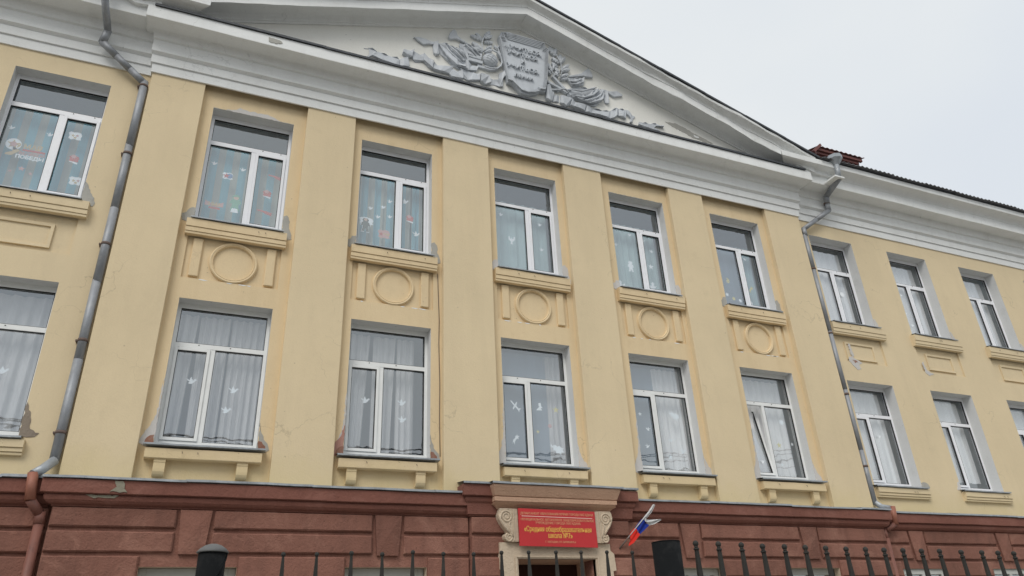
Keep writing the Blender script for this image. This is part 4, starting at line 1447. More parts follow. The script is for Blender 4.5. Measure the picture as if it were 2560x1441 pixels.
    for z_, y_ in ((6.40, -.117), (2.83, -.134 if W else -.094)):
        for _ in range(2):
            hx = xc + rr.uniform(-.6, .6)
            b = MB()
            b.tube([(hx, y_ + .01, z_), (hx, y_ - .018, z_ - .004), (hx + .006, y_ - .02, z_ - .03)], .0035, 6)
            b.build('hook', 'far_roof', so)

# ------------------------------------------------------------------ bare and patched plaster
def patch(pts, mat, y=0.0, t=0.006, seed=0, rough=0.012, name='plaster_patch', label=None):
    rr = random.Random(seed)
    q = []
    n = len(pts)
    for i in range(n):
        p0, p1 = Vector(pts[i]), Vector(pts[(i + 1) % n])
        m = max(1, int((p1 - p0).length / 0.035))
        for j in range(m):
            p = p0.lerp(p1, j / m)
            if j:
                p += Vector((rr.uniform(-1, 1), rr.uniform(-1, 1))) * rough
            q.append((p.x, p.y))
    b = MB()
    b.prism(q, y - t, y + 0.002)
    return b.build(name, mat, B, label=label)


def rel(key, pts):
    return [(XC[key] + x, z) for x, z in pts]


patch(rel('W0', [(-.46, 8.76), (-.30, 8.80), (-.24, 8.86), (-.12, 8.83), (.08, 8.83), (.22, 8.84), (.34, 8.80), (.44, 8.75), (.2, 8.747), (-.3, 8.747)]), 'pale_patch', seed=1, label='white filler over the window head')
for key, s in (('W0', 1.0), ('W1', .9), ('W2', .85), ('W3', .8), ('W4', .9)):
    m = {'W0': 'cement', 'W1': 'cement', 'W2': 'pale_patch', 'W3': 'pale_patch', 'W4': 'cement'}[key]
    patch(rel(key, [(.665, 6.50), (.665, 6.50 + .33 * s), (.72, 6.50 + .36 * s), (.775, 6.50 + .25 * s), (.77, 6.50 + .12 * s), (.82, 6.50), (.83, 6.42), (.75, 6.40), (.75, 6.48)]), m, seed=hash(key) % 5 + 3 if False else len(key) + int(XC[key]))
    patch(rel(key, [(-.665, 6.50), (-.665, 6.50 + .22 * s), (-.74, 6.50 + .20 * s), (-.78, 6.50 + .12 * s), (-.86, 6.50 + .08 * s), (-.83, 6.47), (-.76, 6.45)]), m, seed=20 + int(XC[key]))
patch(rel('L', [(.665, 6.50), (.665, 6.86), (.72, 6.78), (.80, 6.62), (.85, 6.52), (.83, 6.44), (.78, 6.46)]), 'cement', seed=31)
for key in ('R0', 'R1', 'R2'):
    patch(rel(key, [(.665, 6.50), (.665, 6.74), (.71, 6.76), (.77, 6.62), (.79, 6.49)]), 'pale_patch', seed=int(XC[key]))
# lower windows: corners broken away to the brick
for key, ml, mr in (('W0', 'pale_patch', 'cement'), ('W1', 'pink_patch', 'cement'), ('W2', 'pale_patch', 'pale_patch'), ('W3', 'pale_patch', 'pale_patch'), ('W4', 'pale_patch', 'pale_patch')):
    patch(rel(key, [(-.665, 2.93), (-.665, 3.40), (-.70, 3.26), (-.76, 3.16), (-.82, 3.05), (-.84, 2.95), (-.78, 2.92)]), ml, seed=41 + int(XC[key]))
    patch(rel(key, [(.665, 2.93), (.665, 3.34), (.69, 3.22), (.74, 3.10), (.80, 3.04), (.83, 2.95), (.79, 2.92)]), mr, seed=51 + int(XC[key]))
    for sg_, zz_ in ((-1, 2.94), (1, 2.94)):
        if key in ('W0', 'W1'):
            patch(rel(key, [(sg_ * .672, zz_), (sg_ * .672, zz_ + .13), (sg_ * .72, zz_ + .12), (sg_ * .77, zz_ + .06), (sg_ * .78, zz_)]), 'brick_patch', y=-.0075, t=.004, seed=77)
    patch(rel(key, [(-.665, 3.2), (-.665, 3.9), (-.68, 3.8), (-.69, 3.4), (-.74, 3.2), (-.79, 3.08), (-.76, 3.02)]), 'pale_patch', t=.003, seed=61 + int(XC[key]))
patch(rel('L', [(.668, 2.96), (.668, 3.40), (.70, 3.30), (.74, 3.22), (.76, 3.14), (.77, 3.05), (.88, 3.0), (.84, 2.95), (.76, 2.94)]), 'brown_mortar', seed=71)
patch(rel('R0', [(.665, 2.93), (.665, 3.04), (.74, 3.06), (.86, 3.02), (.89, 2.95)]), 'cement', seed=72)
patch(rel('R1', [(-.665, 2.93), (-.665, 3.12), (-.72, 3.1), (-.79, 2.94)]), 'pale_patch', seed=73)
patch([(12.62, 5.70), (12.72, 5.72), (12.82, 5.66), (12.98, 5.60), (12.86, 5.54), (12.90, 5.45), (12.78, 5.42), (12.70, 5.50), (12.60, 5.60)], 'pale_patch', seed=81)
patch([(12.70, 5.64), (12.80, 5.64), (12.85, 5.60), (12.76, 5.57)], 'brick_patch', y=-.007, t=.002, seed=82)
patch([(14.87, 5.80), (14.93, 5.84), (14.95, 5.66), (15.06, 5.58), (15.16, 5.56), (15.0, 5.50), (14.90, 5.56)], 'pale_patch', seed=83)
patch([(12.71, 6.05), (12.76, 6.02), (12.80, 5.74), (12.74, 5.70)], 'pale_patch', y=.034, t=.03, seed=84)
for key, amp_, sd in (('W3', .012, 5), ('W4', .014, 6), ('R0', .012, 7), ('W0', .006, 8)):
    patch(rel(key, [(-.664, 8.744), (-.664, 8.754), (-.3, 8.757), (.1, 8.752), (.4, 8.756), (.664, 8.752), (.664, 8.742)]), 'cement', t=.003, seed=sd, rough=amp_ * .7)
# chipped paint along the lower edge of the panels
for key, seed in (('W0', 1), ('W1', 2), ('W2', 3), ('W3', 4), ('W4', 5)):
    rr = random.Random(seed)
    for _ in range(4):
        a = rr.uniform(-.6, .5)
        l_ = rr.uniform(.04, .16)
        patch(rel(key, [(a, 5.484), (a + l_ * .5, 5.487), (a + l_, 5.483), (a + l_ * .6, 5.468), (a + .01, 5.474)]), 'white', t=.002, seed=seed, rough=.004)
# bare plaster near the right foot of the pediment
patch([(8.62, 10.90), (8.95, 10.92), (9.5, 10.73), (9.9, 10.60), (9.7, 10.585), (9.35, 10.62), (9.1, 10.72), (8.8, 10.80)], 'cement', y=TY, seed=91)
patch([(10.2, 10.50), (10.5, 10.46), (10.85, 10.30), (10.6, 10.31), (10.3, 10.38)], 'cement', y=TY, seed=92)
patch([(9.35, 10.72), (9.5, 10.70), (9.5, 10.66), (9.38, 10.67)], 'white', y=TY - .006, t=.003, seed=93)
# broken spot on the level cornice
patch([(0.02, 10.05), (0.20, 10.03), (0.26, 9.98), (0.16, 9.93), (0.03, 9.95)], 'cement', y=-.606, seed=94)
# soot-dark repair on the base moulding
# thin cable on the wall right of the second bay
b = MB()
b.tube([(3.30, -.008, 6.2), (3.312, -.008, 5.8), (3.33, -.008, 5.3), (3.322, -.008, 4.9), (3.34, -.008, 4.2), (3.335, -.008, 3.6), (3.345, -.008, 3.0)], .006, 6)
b.build('cable', 'far_roof', B)

# ------------------------------------------------------------------ plinth
PB = -0.155     # face of the base wall under the pilasters
PW = -0.045     # face of the base wall of the wings
mbx = MB()
wall_p = []


def base_wall(x0, x1, y, z0, z1, hol, mat='plinth'):
    bm = bmesh.new()
    clip_rects_face(bm, x0, x1, z0, z1, y, hol)
    me = bpy.data.meshes.new('base_wall')
    bm.to_mesh(me)
    bm.free()
    return link('base_wall', me, mat, B)


base_wall(-30, -1.66, PW, GZ, 2.2, ground_open)
base_wall(12.11, 45, PW, GZ, 2.2, ground_open)
base_wall(-1.66, 12.11, PB, GZ, 2.2, ground_open)
mb = MB()
for xx in (-1.66, 12.11):
    mb.quad((xx, PB, GZ), (xx, PW + .05, GZ), (xx, PW + .05, 2.3), (xx, PB, 2.3))
mb.build('base_wall', 'plinth', B, fix=False)
# jambs of base openings through the wall thickness
for (xa, xb, za, zb) in ground_open:
    if xa > 4.4 and xb < 5.8:
        continue
    y0 = PB if -1.66 < xa < 12.11 else PW
    mb = MB()
    mb.quad((xa, y0, za), (xa, 0, za), (xa, 0, zb), (xa, y0, zb))
    mb.quad((xb, y0, za), (xb, 0, za), (xb, 0, zb), (xb, y0, zb))
    mb.quad((xa, y0, zb), (xb, y0, zb), (xb, 0, zb), (xa, 0, zb))
    mb.build('window_reveal', 'portal_light', B, fix=False)
    xc = (xa + xb) / 2
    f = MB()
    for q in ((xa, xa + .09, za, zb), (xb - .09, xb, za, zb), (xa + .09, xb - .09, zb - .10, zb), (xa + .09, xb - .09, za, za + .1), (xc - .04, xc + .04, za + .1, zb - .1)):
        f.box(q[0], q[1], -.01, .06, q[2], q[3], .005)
    fr = f.build('window', 'pvc_shaded', B)
    for s in (-1, 1):
        b = MB()
        x0, x1 = sorted((xc + s * .04, xc + s * (xb - xc - .09)))
        b.box(x0, x1, .03, .035, za + .1, zb - .1)
        b.build('pane', 'glass', fr)
    b = MB()
    b.quad((xa, .5, za), (xb, .5, za), (xb, .5, zb), (xa, .5, zb))
    b.build('room_back', 'room', fr, fix=False)

ROWS = [(1.835, 2.062), (1.542, 1.785), (1.232, 1.496), (0.935, 1.190), (0.64, 0.89), (0.345, 0.595), (0.05, 0.30), (-0.245, 0.005), (-0.54, -0.29), (-0.835, -0.585), (-1.13, -0.88), (-1.46, -1.175)]


def block(x0, x1, y, z0, z1, d=.045, slant=(0, 0), name='stone_block'):
    """rusticated block with chamfered rim; slant shifts the lower corners"""
    if x1 - x0 < .03:
        return
    c = .016
    rr = random.Random(int(x0 * 1000 + z0 * 77))
    b = MB()
    o4 = [(x0 + slant[0], z0), (x1 + slant[1], z0), (x1, z1), (x0, z1)]
    # the outline is cut into short lengths so the arrises can waver
    def ring(ins, yy, amp):
        p = [(o4[0][0] + ins, o4[0][1] + ins), (o4[1][0] - ins, o4[1][1] + ins), (o4[2][0] - ins, o4[2][1] - ins), (o4[3][0] + ins, o4[3][1] - ins)]
        out = []
        for i in range(4):
            a, e = Vector(p[i]), Vector(p[(i + 1) % 4])
            m = cnt[i]
            for j in range(m):
                q = a.lerp(e, j / m)
                out.append(b.bm.verts.new((q.x + amp * rr.uniform(-1, 1), yy, q.y + amp * rr.uniform(-1, 1))))
        return out
    L = x1 - x0
    cnt = [max(1, min(12, int(L / .12))), 2, max(1, min(12, int(L / .12))), 2]
    r0, r1, r2 = ring(0, y + .01, 0), ring(0, y - d + c, .0035), ring(c, y - d, .003)
    for A, C in ((r0, r1), (r1, r2)):
        for i in range(len(A)):
            b.bm.faces.new((A[i], A[(i + 1) % len(A)], C[(i + 1) % len(A)], C[i]))
    b.bm.faces.new(r2)
    b.build(name, 'plinth', B)


def rows_between(xl, xr, y, cut=None):
    """blocks of the main rows between two keystones; rows below the second stop at the window"""
    for i, (z0, z1) in enumerate(ROWS):
        k = .024
        if i == 0:
            block(xl + .205 + k, xr - .205 - k, y, z0, z1)
        elif i == 1:
            block(xl + .205 + k, xr - .205 - k, y, z0, z1, slant=(-.012, .012))
        elif z1 > -.4:
            block(xl + .585, xr - .585, y, z0, z1)
        else:
            block(xl, xr, y, z0, z1)


def keystone(xc, y):
    b = MB()
    zt, zb = 2.062, 1.520
    t, w = .193, .150
    d0, d1 = .045, .075
    P = [(-t, zt), (t, zt), (w, zb), (-w, zb)]
    back = [b.bm.verts.new((xc + px, y + .01, pz)) for px, pz in P]
    rim_ = [b.bm.verts.new((xc + px, y - d0, pz)) for px, pz in P]
    a1 = b.bm.verts.new((xc, y - d1, zt - .26))
    for i in range(4):
        j = (i + 1) % 4
        b.bm.faces.new((back[i], back[j], rim_[j], rim_[i]))
        b.bm.faces.new((rim_[i], rim_[j], a1))
    b.build('keystone', 'plinth', B)


# piers beside the doorway stand a little further out
PP = -0.235
mb = MB()
for xa, xb in ((3.74, 4.46), (5.71, 6.44)):
    mb.box(xa, xb, PP, 0.0, GZ, 2.32)
mb.box(4.46, 5.71, PP, 0.0, 1.475, 2.32)
mb.build('base_wall', 'plinth', B)
for i, (z0, z1) in enumerate(ROWS):
    block(3.75, 4.60 if i < 2 else 4.25, PP, z0, z1)
    block(5.60 if i < 2 else 5.95, 6.43, PP, z0, z1)

kx = [XC['W0'], XC['W1'], XC['W3'], XC['W4']]
for x in kx:
    keystone(x, PB)
for x in ('L', 'R0', 'R1', 'R2', 'R3'):
    keystone(XC[x], PW)
rows_between(XC['W0'], XC['W1'], PB)
rows_between(XC['W3'], XC['W4'], PB)
for i, (z0, z1) in enumerate(ROWS):
    sl = .205 + .024 if i < 2 else .585
    if z1 < -.4:
        sl = 0
    block(-1.655, XC['W0'] - sl, PB, z0, z1)
    block(XC['W1'] + sl, 3.73, PB, z0, z1)
    block(6.45, XC['W3'] - sl, PB, z0, z1)
    block(XC['W4'] + sl, 12.10, PB, z0, z1)
    block(XC['L'] + sl, -1.70, PW, z0, z1)
    block(12.15, XC['R0'] - sl, PW, z0, z1)
rows_between(XC['L1'], XC['L'], PW)
rows_between(XC['R0'], XC['R1'], PW)
rows_between(XC['R1'], XC['R2'], PW)
rows_between(XC['R2'], XC['R3'], PW)

# base cornice and its zinc covering
bc = [(0.0, 2.072), (0.02, 2.074), (0.025, 2.095), (0.055, 2.100), (0.075, 2.112), (0.10, 2.14), (0.112, 2.175), (0.108, 2.20), (0.098, 2.208), (0.150, 2.216), (0.154, 2.222), (0.156, 2.380), (0.0, 2.395)]
ledges = [(-30, -1.72, PW, 0.0, False), (-1.655, 3.74, PB, 0.0, True), (3.74, 6.44, PP, 0.14, True), (6.44, 12.10, PB, 0.0, True), (12.14, 45, PW, -0.02, False)]
for (xa, xb, y, dz, rt) in ledges:
    ends = (xa == -1.655 or xa == 3.74, xb == 12.10 or xb == 6.44)
    prof = [(d, z + dz) for d, z in bc] if dz < .1 else [(d, z + dz * (1 if z > 2.1 else 0)) for d, z in bc]
    sweep('base_cornice', prof, xa, xb, y, 'plinth_trim', B, ret=rt, amp=.005, step=.15, seed=xa, lat=lambda d: d, ends=ends if rt else (False, False))
    # zinc, sheet by sheet
    x = xa - (.16 if ends[0] and rt else 0)
    xe = xb + (.16 if ends[1] and rt else 0)
    if xa == -30:
        x = -8
    if xb == 45:
        xe = 24
    k = 0
    top = 2.384 + dz
    while x < xe - .05:
        x2 = min(x + 1.6 + .5 * rv.random(), xe)
        b = MB()
        q = .007 * (k % 2) + .006 * rv.random()
        n = 8
        yf = y - .185
        for i in range(n):
            a0, a1 = x + (x2 - x) * i / n, x + (x2 - x) * (i + 1) / n
            e0, e1 = .005 * wob(a0 * 2), .005 * wob(a1 * 2)
            b.quad((a0, yf + e0, top + q + e0), (a1, yf + e1, top + q + e1), (a1, yf + e1, top + .028 + q + e1), (a0, yf + e0, top + .028 + q + e0))
            b.quad((a0, yf + e0, top + .028 + q + e0), (a1, yf + e1, top + .028 + q + e1), (a1, .01, top + .085 + q), (a0, .01, top + .085 + q))
            b.quad((a0, yf + e0, top + q + e0), (a1, yf + e1, top + q + e1), (a1, y - .10, top + .006), (a0, y - .10, top + .006))
        b.build('ledge_sheet', 'zinc', B, fix=False)
        x = x2 - .012
        k += 1
patch([(-1.02, 2.375), (-.93, 2.375), (-.90, 2.28), (-.86, 2.235), (-1.06, 2.235), (-.99, 2.30)], 'dark_cement', y=PB - .158, t=.006, seed=101)
patch([(-1.32, 2.20), (-.95, 2.20), (-1.0, 2.165), (-1.25, 2.17)], 'dark_cement', y=PB - .112, t=.006, seed=102)

# ------------------------------------------------------------------ doorway surround
SY = -0.30
PX = 5.10
pc = [(0.0, 2.175), (0.015, 2.180), (0.03, 2.20), (0.06, 2.225), (0.10, 2.245), (0.125, 2.262), (0.128, 2.272), (0.150, 2.276), (0.153, 2.335), (0.135, 2.345), (0.160, 2.352), (0.20, 2.43), (0.222, 2.475), (0.228, 2.505), (0.0, 2.52)]
ds = sweep('door_surround', pc, 4.15, 6.05, SY, 'portal', B, amp=.004, step=.1, lat=lambda d: d * .62 if d > .1 else d, label='pinkish beige cornice and surround over the entrance')
b = MB()
n = 10
for i in range(n):
    a0, a1 = 3.99 + 2.25 * i / n, 3.99 + 2.25 * (i + 1) / n
    e0, e1 = .004 * wob(a0 * 4), .004 * wob(a1 * 4)
    b.quad((a0, -.555, 2.512 + e0), (a1, -.555, 2.512 + e1), (a1, -.555, 2.540 + e1), (a0, -.555, 2.540 + e0))
    b.quad((a0, -.555, 2.540 + e0), (a1, -.555, 2.540 + e1), (a1, 0, 2.60), (a0, 0, 2.60))
    b.quad((a0, -.555, 2.512 + e0), (a1, -.555, 2.512 + e1), (a1, -.45, 2.515), (a0, -.45, 2.515))
b.build('ledge_sheet', 'zinc', ds, fix=False)
# frieze backing and the frame
mb = MB()
mb.box(4.30, 5.90, SY + .02, 0.0, 1.69, 2.19)
mb.build('frieze', 'portal_light', ds)
for m_ in (0, 1):
    X = (lambda v: 2 * PX - v) if m_ else (lambda v: v)
    b = MB()
    pts = [(4.16, 1.70), (4.16, 1.33), (4.205, 1.30), (4.205, GZ), (4.44, GZ), (4.44, 1.475), (5.11, 1.475), (5.11, 1.70)] if not m_ else \
          [(4.19, 1.70), (4.19, 1.60), (4.13, 1.55), (4.115, 1.31), (4.17, 1.30), (4.17, GZ), (4.46, GZ), (4.46, 1.475), (5.09, 1.475), (5.09, 1.70)]
    b.prism([(X(x), z) for x, z in pts], SY - .03, 0.0)
    b.build('door_frame_moulding', 'portal_light', ds)
    # inner raised bead
    b = MB()
    x0 = 4.39 if not m_ else 4.41
    b.prism([(X(x0), GZ), (X(x0 + .025), GZ), (X(x0 + .025), 1.492), (X(5.10), 1.492), (X(5.10), 1.512), (X(x0), 1.512)], SY - .045, SY)
    b.build('bead', 'portal_light', ds)
    # console scroll
    b = MB()
    raw = [(100, 505), (250, 505), (340, 510), (345, 965), (270, 970), (190, 958), (158, 930), (150, 895), (165, 862), (200, 850), (180, 815), (150, 775), (112, 720), (84, 660), (75, 600), (84, 545)]
    cons = [(4.13 + (x - 75) * .00116, 2.18 - (z - 505) * .00103) for x, z in raw]
    b.prism([(X(x), z) for x, z in cons], SY - .085, SY + .03)
    so = b.build('console_scroll', 'portal_light', ds)

    def spiral(cx, cz, r0, turns, rr, a0, ccw):
        p = []
        N = int(turns * 18)
        for i in range(N + 1):
            t = i / N
            a = a0 + ccw * 2 * math.pi * turns * t
            r = r0 * (1 - t) ** .8 + .008
            p.append((X(cx + r * math.cos(a)), SY - .085, cz + r * math.sin(a)))
        b2 = MB()
        b2.tube(p, [rr * (1 - .4 * i / N) for i in range(N + 1)], 8)
        return b2
    big = spiral(4.258, 2.058, .088, 2.1, .017, R(200), -1)
    big.build('scroll_line', 'portal_light', ds)
    sm = spiral(4.293, 1.764, .056, 1.6, .014, R(120), 1)
    sm.build('scroll_line', 'portal_light', ds)
    b2 = MB()
    cr = [(4.13 + (x - 75) * .00116, 2.18 - (z - 505) * .00103) for x, z in [(92, 600), (104, 660), (140, 730), (185, 790), (215, 850)]]
    b2.tube([(X(x), SY - .085, z) for x, z in cr], .016, 8)
    b2.build('scroll_line', 'portal_light', ds)
    b2 = MB()
    cr = [(4.13 + (x - 75) * .00116, 2.18 - (z - 505) * .00103) for x, z in [(235, 690), (215, 730), (232, 790), (250, 850), (262, 900)]]
    b2.tube([(X(x), SY - .085, z) for x, z in cr], .014, 8)
    b2.build('scroll_line', 'portal_light', ds)
    b2 = MB()
    b2.box(min(X(4.36), X(4.375)), max(X(4.36), X(4.375)), SY - .10, SY - .08, 1.71, 2.17)
    b2.build('scroll_line', 'portal_light', ds)
# door recess
mb = MB()
mb.quad((4.45, SY, 1.47), (5.74, SY, 1.47), (5.74, .32, 1.47), (4.45, .32, 1.47))
mb.quad((4.45, SY, GZ), (4.45, .32, GZ), (4.45, .32, 1.47), (4.45, SY, 1.47))
mb.quad((5.74, SY, GZ), (5.74, .32, GZ), (5.74, .32, 1.47), (5.74, SY, 1.47))
mb.build('door_reveal', 'portal', ds, fix=False)
mb = MB()
mb.box(4.45, 5.74, .32, .38, GZ, 1.47)
dr = mb.build('door', 'door', B)
mb = MB()
mb.box(4.50, 5.08, .30, .32, GZ + .1, 1.20, .01)
mb.build('door_leaf', 'door', dr)
mb = MB()
mb.box(5.11, 5.69, .30, .32, GZ + .1, 1.20, .01)
mb.build('door_leaf', 'door', dr)

# body of the building behind the facade, so that no light leaks through
mb = MB()
mb.box(-30, 45, 5.2, 14, GZ, 10.4)
mb.build('rear_block', 'plaster', B)
mb = MB()
mb.box(-30, 45, 0.6, 5.2, 9.31, 10.3)
mb.box(-30, 45, 0.6, 5.2, 5.71, 6.09)
mb.box(-30, 45, 0.6, 5.2, 1.6, 2.49)
mb.build('floor_slab', 'room', B)

# ------------------------------------------------------------------ signboard
sg = empty('signboard', 'red rectangular school signboard with gold Cyrillic lettering above the entrance door', 'sign', (5.10, SY - .12, 1.64))
Minv = Matrix.Translation(Vector((-5.10, -(SY - .12), -1.64)))


def adopt(o, par_loc):
    o.matrix_parent_inverse = Matrix.Translation(-Vector(par_loc))
    return o


SGY = -0.425
b = MB()
# the panel leans: its lower edge stands slightly proud
pf = [(4.437, 2.180), (5.735, 2.163), (5.742, 1.628), (4.437, 1.640)]
b.prism(pf, SGY, SGY + .02)
adopt(b.build('board', 'sign_red', sg), sg.location)
for body, sz, x, z, mat, sx, bold in (
        ('ДЕПАРТАМЕНТ ОБРАЗОВАНИЯ МЭРИИ ГОРОДА МАГАДАНА', .0495, 5.085, 2.105, 'sign_pink', .83, .0004),
        ('МУНИЦИПАЛЬНОЕ АВТОНОМНОЕ ОБЩЕОБРАЗОВАТЕЛЬНОЕ', .0495, 5.09, 2.018, 'sign_pink', .83, .0004),
        ('УЧРЕЖДЕНИЕ ГОРОДА МАГАДАНА', .0495, 5.09, 1.972, 'sign_pink', .88, .0004),
        ('«Средняя общеобразовательная', .108, 5.085, 1.880, 'sign_gold', .66, .0006),
        ('школа №7»', .108, 5.11, 1.790, 'sign_gold', .70, .0006),
        ('Г. МАГАДАН, УЛ. БИЛИБИНА,4', .038, 5.11, 1.700, 'sign_pink', .90, .0003)):
    for q_ in ((0.0, .002), (.0042, .0034)) if mat == 'sign_gold' else ((0.0, .002), (.0015, .0034)):
        adopt(put_text('lettering', body, sz, (x + q_[0], SGY - q_[1], z), mat, sg, sx=sx, bold=0.0, extrude=0.0), sg.location)
b = MB()
b.prism([(4.487, 2.064), (4.487, 2.072), (5.685, 2.060), (5.685, 2.052)], SGY - .003, SGY)
adopt(b.build('ruled_line', 'sign_line', sg), sg.location)

# ------------------------------------------------------------------ flag
fl = empty('flag', 'limp white, blue and red flag on a short slanting pole right of the entrance', 'flag', (6.27, -.2, 1.657))
t0, t1 = Vector((6.205, -.285, 1.640)), Vector((6.755, -.615, 2.285))
tip = Vector((6.735, -.60, 2.256))
b = MB()
b.tube([t0, t0.lerp(tip, .24)], .013, 10)
adopt(b.build('pole_socket', 'far_roof', fl), fl.location)
b = MB()
b.tube([t0.lerp(tip, .22), tip], .0085, 10)
adopt(b.build('pole', 'flag_white', fl), fl.location)


def cloth_patch(name, quads, mat, n=10):
    """ruled surface between two 3D polylines with small ripples"""
    A, C = quads
    b = MB()

    def at(P, t):
        k = t * (len(P) - 1)
        i = min(int(k), len(P) - 2)
        return Vector(P[i]).lerp(Vector(P[i + 1]), k - i)
    rows = []
    for i in range(n + 1):
        t = i / n
        p, q = at(A, t), at(C, t)
        row = []
        for j in range(9):
            u = j / 8
            v = p.lerp(q, u)
            v.y += .018 * math.sin(u * 9 + t * 2.5) - .01 * math.sin(u * 3.1)
            row.append(b.bm.verts.new(v))
        rows.append(row)
    for r0, r1 in zip(rows, rows[1:]):
        for j in range(8):
            f = b.bm.faces.new((r0[j], r0[j + 1], r1[j + 1], r1[j]))
            f.smooth = True
    o = b.build(name, mat, fl, fix=False)
    return adopt(o, fl.location)


L0, L1, L2, L3 = (6.385, -.36, 1.865), (6.445, -.42, 1.935), (6.56, -.48, 2.066), tip
Rr0, Rr1, Rr2 = (6.30, -.42, 1.66), (6.49, -.46, 1.825), (6.665, -.48, 1.965)
cloth_patch('red_stripe', ([L0, L1], [Rr0, (6.37, -.44, 1.70), Rr1]), 'flag_red')
cloth_patch('blue_stripe', ([L1, L2], [Rr1, Rr2]), 'flag_blue')
cloth_patch('white_stripe', ([L2, (6.66, -.54, 2.17), L3 + Vector((-.01, 0, .02))], [Rr2, (6.60, -.50, 2.05), (6.63, -.52, 2.085), (6.69, -.55, 2.15), (6.75, -.60, 2.262)]), 'flag_white', 20)
cloth_patch('white_stripe', ([(6.585, -.49, 2.065), (6.70, -.50, 2.055), (6.865, -.53, 2.062)], [Rr2, (6.76, -.50, 1.985), (6.875, -.53, 2.045)]), 'flag_white', 12)

# ------------------------------------------------------------------ drainpipes
dp = empty('drainpipe', 'grey weathered drainpipe in the left corner beside the first pilaster, its foot painted orange-red', 'drainpipe', (-1.765, -.1, GZ))


def pipe(root, pts, mat, rad=.058, name='pipe_section'):
    b = MB()
    b.tube(pts, rad, 18)
    return adopt(b.build(name, mat, root), root.location)


def clamp(root, x, y, z, mat='far_roof', r=.066):
    b = MB()
    b.tube([(x, y, z - .02), (x, y, z + .02)], r, 18)
    b.box(x - .09, x - .055, y + .0, y + .12, z - .012, z + .012)
    return adopt(b.build('clamp', mat, root), root.location)


XL = -1.768
pipe(dp, [(-2.50, -.70, 10.42), (-2.50, -.70, 9.87)], 'pipe')
pipe(dp, [(-2.50, -.70, 9.89), (-2.44, -.22, 9.65)], 'pipe', .056)
pipe(dp, [(-2.44, -.235, 9.67), (-2.48, -.20, 9.42)], 'pipe', .06)
d0, d1 = Vector((-2.49, -.20, 9.44)), Vector((XL, -.09, 8.87))
for i in range(3):
    pipe(dp, [d0.lerp(d1, i / 3), d0.lerp(d1, (i + 1) / 3 + .015)], 'pipe', .058 - .002 * (i % 2))
zz = [8.90, 7.60, 6.42, 5.20, 4.0, 2.66]
for i, (a, c) in enumerate(zip(zz, zz[1:])):
    pipe(dp, [(XL - .004 * (i % 2), -.09, a), (XL, -.09, c - .02)], 'pipe', .060 - .0025 * (i % 2))
for z in (8.80, 7.43, 5.80, 4.28, 3.0):
    clamp(dp, XL, -.09, z)
pipe(dp, [(XL + .01, -.11, 2.64), (XL - .09, -.20, 2.50), (-1.93, -.27, 2.42)], 'zinc', .058)
pipe(dp, [(-1.93, -.27, 2.44), (-1.895, -.27, 2.11)], 'pipe_orange', .06, 'painted_section')
pipe(dp, [(-1.90, -.27, 2.13), (-1.775, -.13, 1.97)], 'pipe_shaded', .056, 'painted_section')
pipe(dp, [(-1.775, -.13, 2.0), (-1.765, -.13, 1.86)], 'pipe_shaded', .062, 'painted_section')
pipe(dp, [(-1.765, -.13, 1.88), (-1.765, -.13, GZ + .1)], 'pipe_shaded', .056, 'painted_section')
b = MB()
b.lathe((-2.50, -.70, 10.40), [(.058, 0), (.14, .13), (.15, .21), (.14, .21), (.05, .03)], 12)
adopt(b.build('funnel', 'zinc', dp), dp.location)

dq = empty('drainpipe', 'thinner grey drainpipe with octagonal funnel between the last pilaster and the right wing', 'drainpipe', (12.14, -.1, GZ))
b = MB()
b.lathe((13.0, -.78, 10.36), [(.062, 0), (.07, .0), (.175, .15), (.178, .24), (.165, .24), (.05, .03)], 8)
o = b.build('funnel', 'zinc', dq)
for p in o.data.polygons:
    p.use_smooth = False
adopt(o, dq.location)
XR = 12.15
pipe(dq, [(13.0, -.78, 10.40), (12.955, -.78, 9.98)], 'zinc', .062)
b = MB()
b.box(12.75, 13.05, -.86, -.5, 9.93, 9.975, .004)
adopt(b.build('strap', 'white', dq), dq.location)
pipe(dq, [(12.96, -.78, 9.97), (13.0, -.28, 9.80)], 'pipe', .066)
pipe(dq, [(13.0, -.27, 9.82), (13.03, -.20, 9.62)], 'pipe', .068)
pipe(dq, [(13.03, -.20, 9.64), (13.04, -.19, 9.44)], 'pipe', .062)
b = MB()
b.tube([(13.03, -.20, 9.61), (13.03, -.20, 9.65)], .074, 16)
adopt(b.build('clamp', 'far_roof', dq), dq.location)
e0, e1 = Vector((13.05, -.19, 9.45)), Vector((12.16, -.10, 8.80))
for i in range(2):
    pipe(dq, [e0.lerp(e1, i / 2), e0.lerp(e1, (i + 1) / 2 + .01)], 'pipe', .056 - .003 * (i % 2))
pipe(dq, [(12.16, -.10, 8.82), (12.165, -.10, 8.62)], 'pipe', .054)
zz = [8.64, 7.75, 6.2, 4.9, 3.6, 2.56]
for i, (a, c) in enumerate(zip(zz, zz[1:])):
    pipe(dq, [(XR, -.09, a), (XR + .003 * (i % 2), -.09, c - .02)], 'pipe', .052 - .003 * (i % 2))
for z in (7.75, 6.16, 4.78, 3.28):
    clamp(dq, XR, -.09, z, r=.058)
pipe(dq, [(XR, -.10, 2.58), (12.24, -.15, 2.49), (12.42, -.22, 2.45)], 'zinc', .05)
pipe(dq, [(12.42, -.235, 2.48), (12.385, -.235, 2.14)], 'pipe_orange', .058, 'painted_section')
pipe(dq, [(12.39, -.235, 2.16), (12.19, -.16, 2.05)], 'pipe_shaded', .05, 'painted_section')
pipe(dq, [(12.165, -.14, 2.08), (12.16, -.14, 1.88)], 'pipe_shaded', .046, 'painted_section')
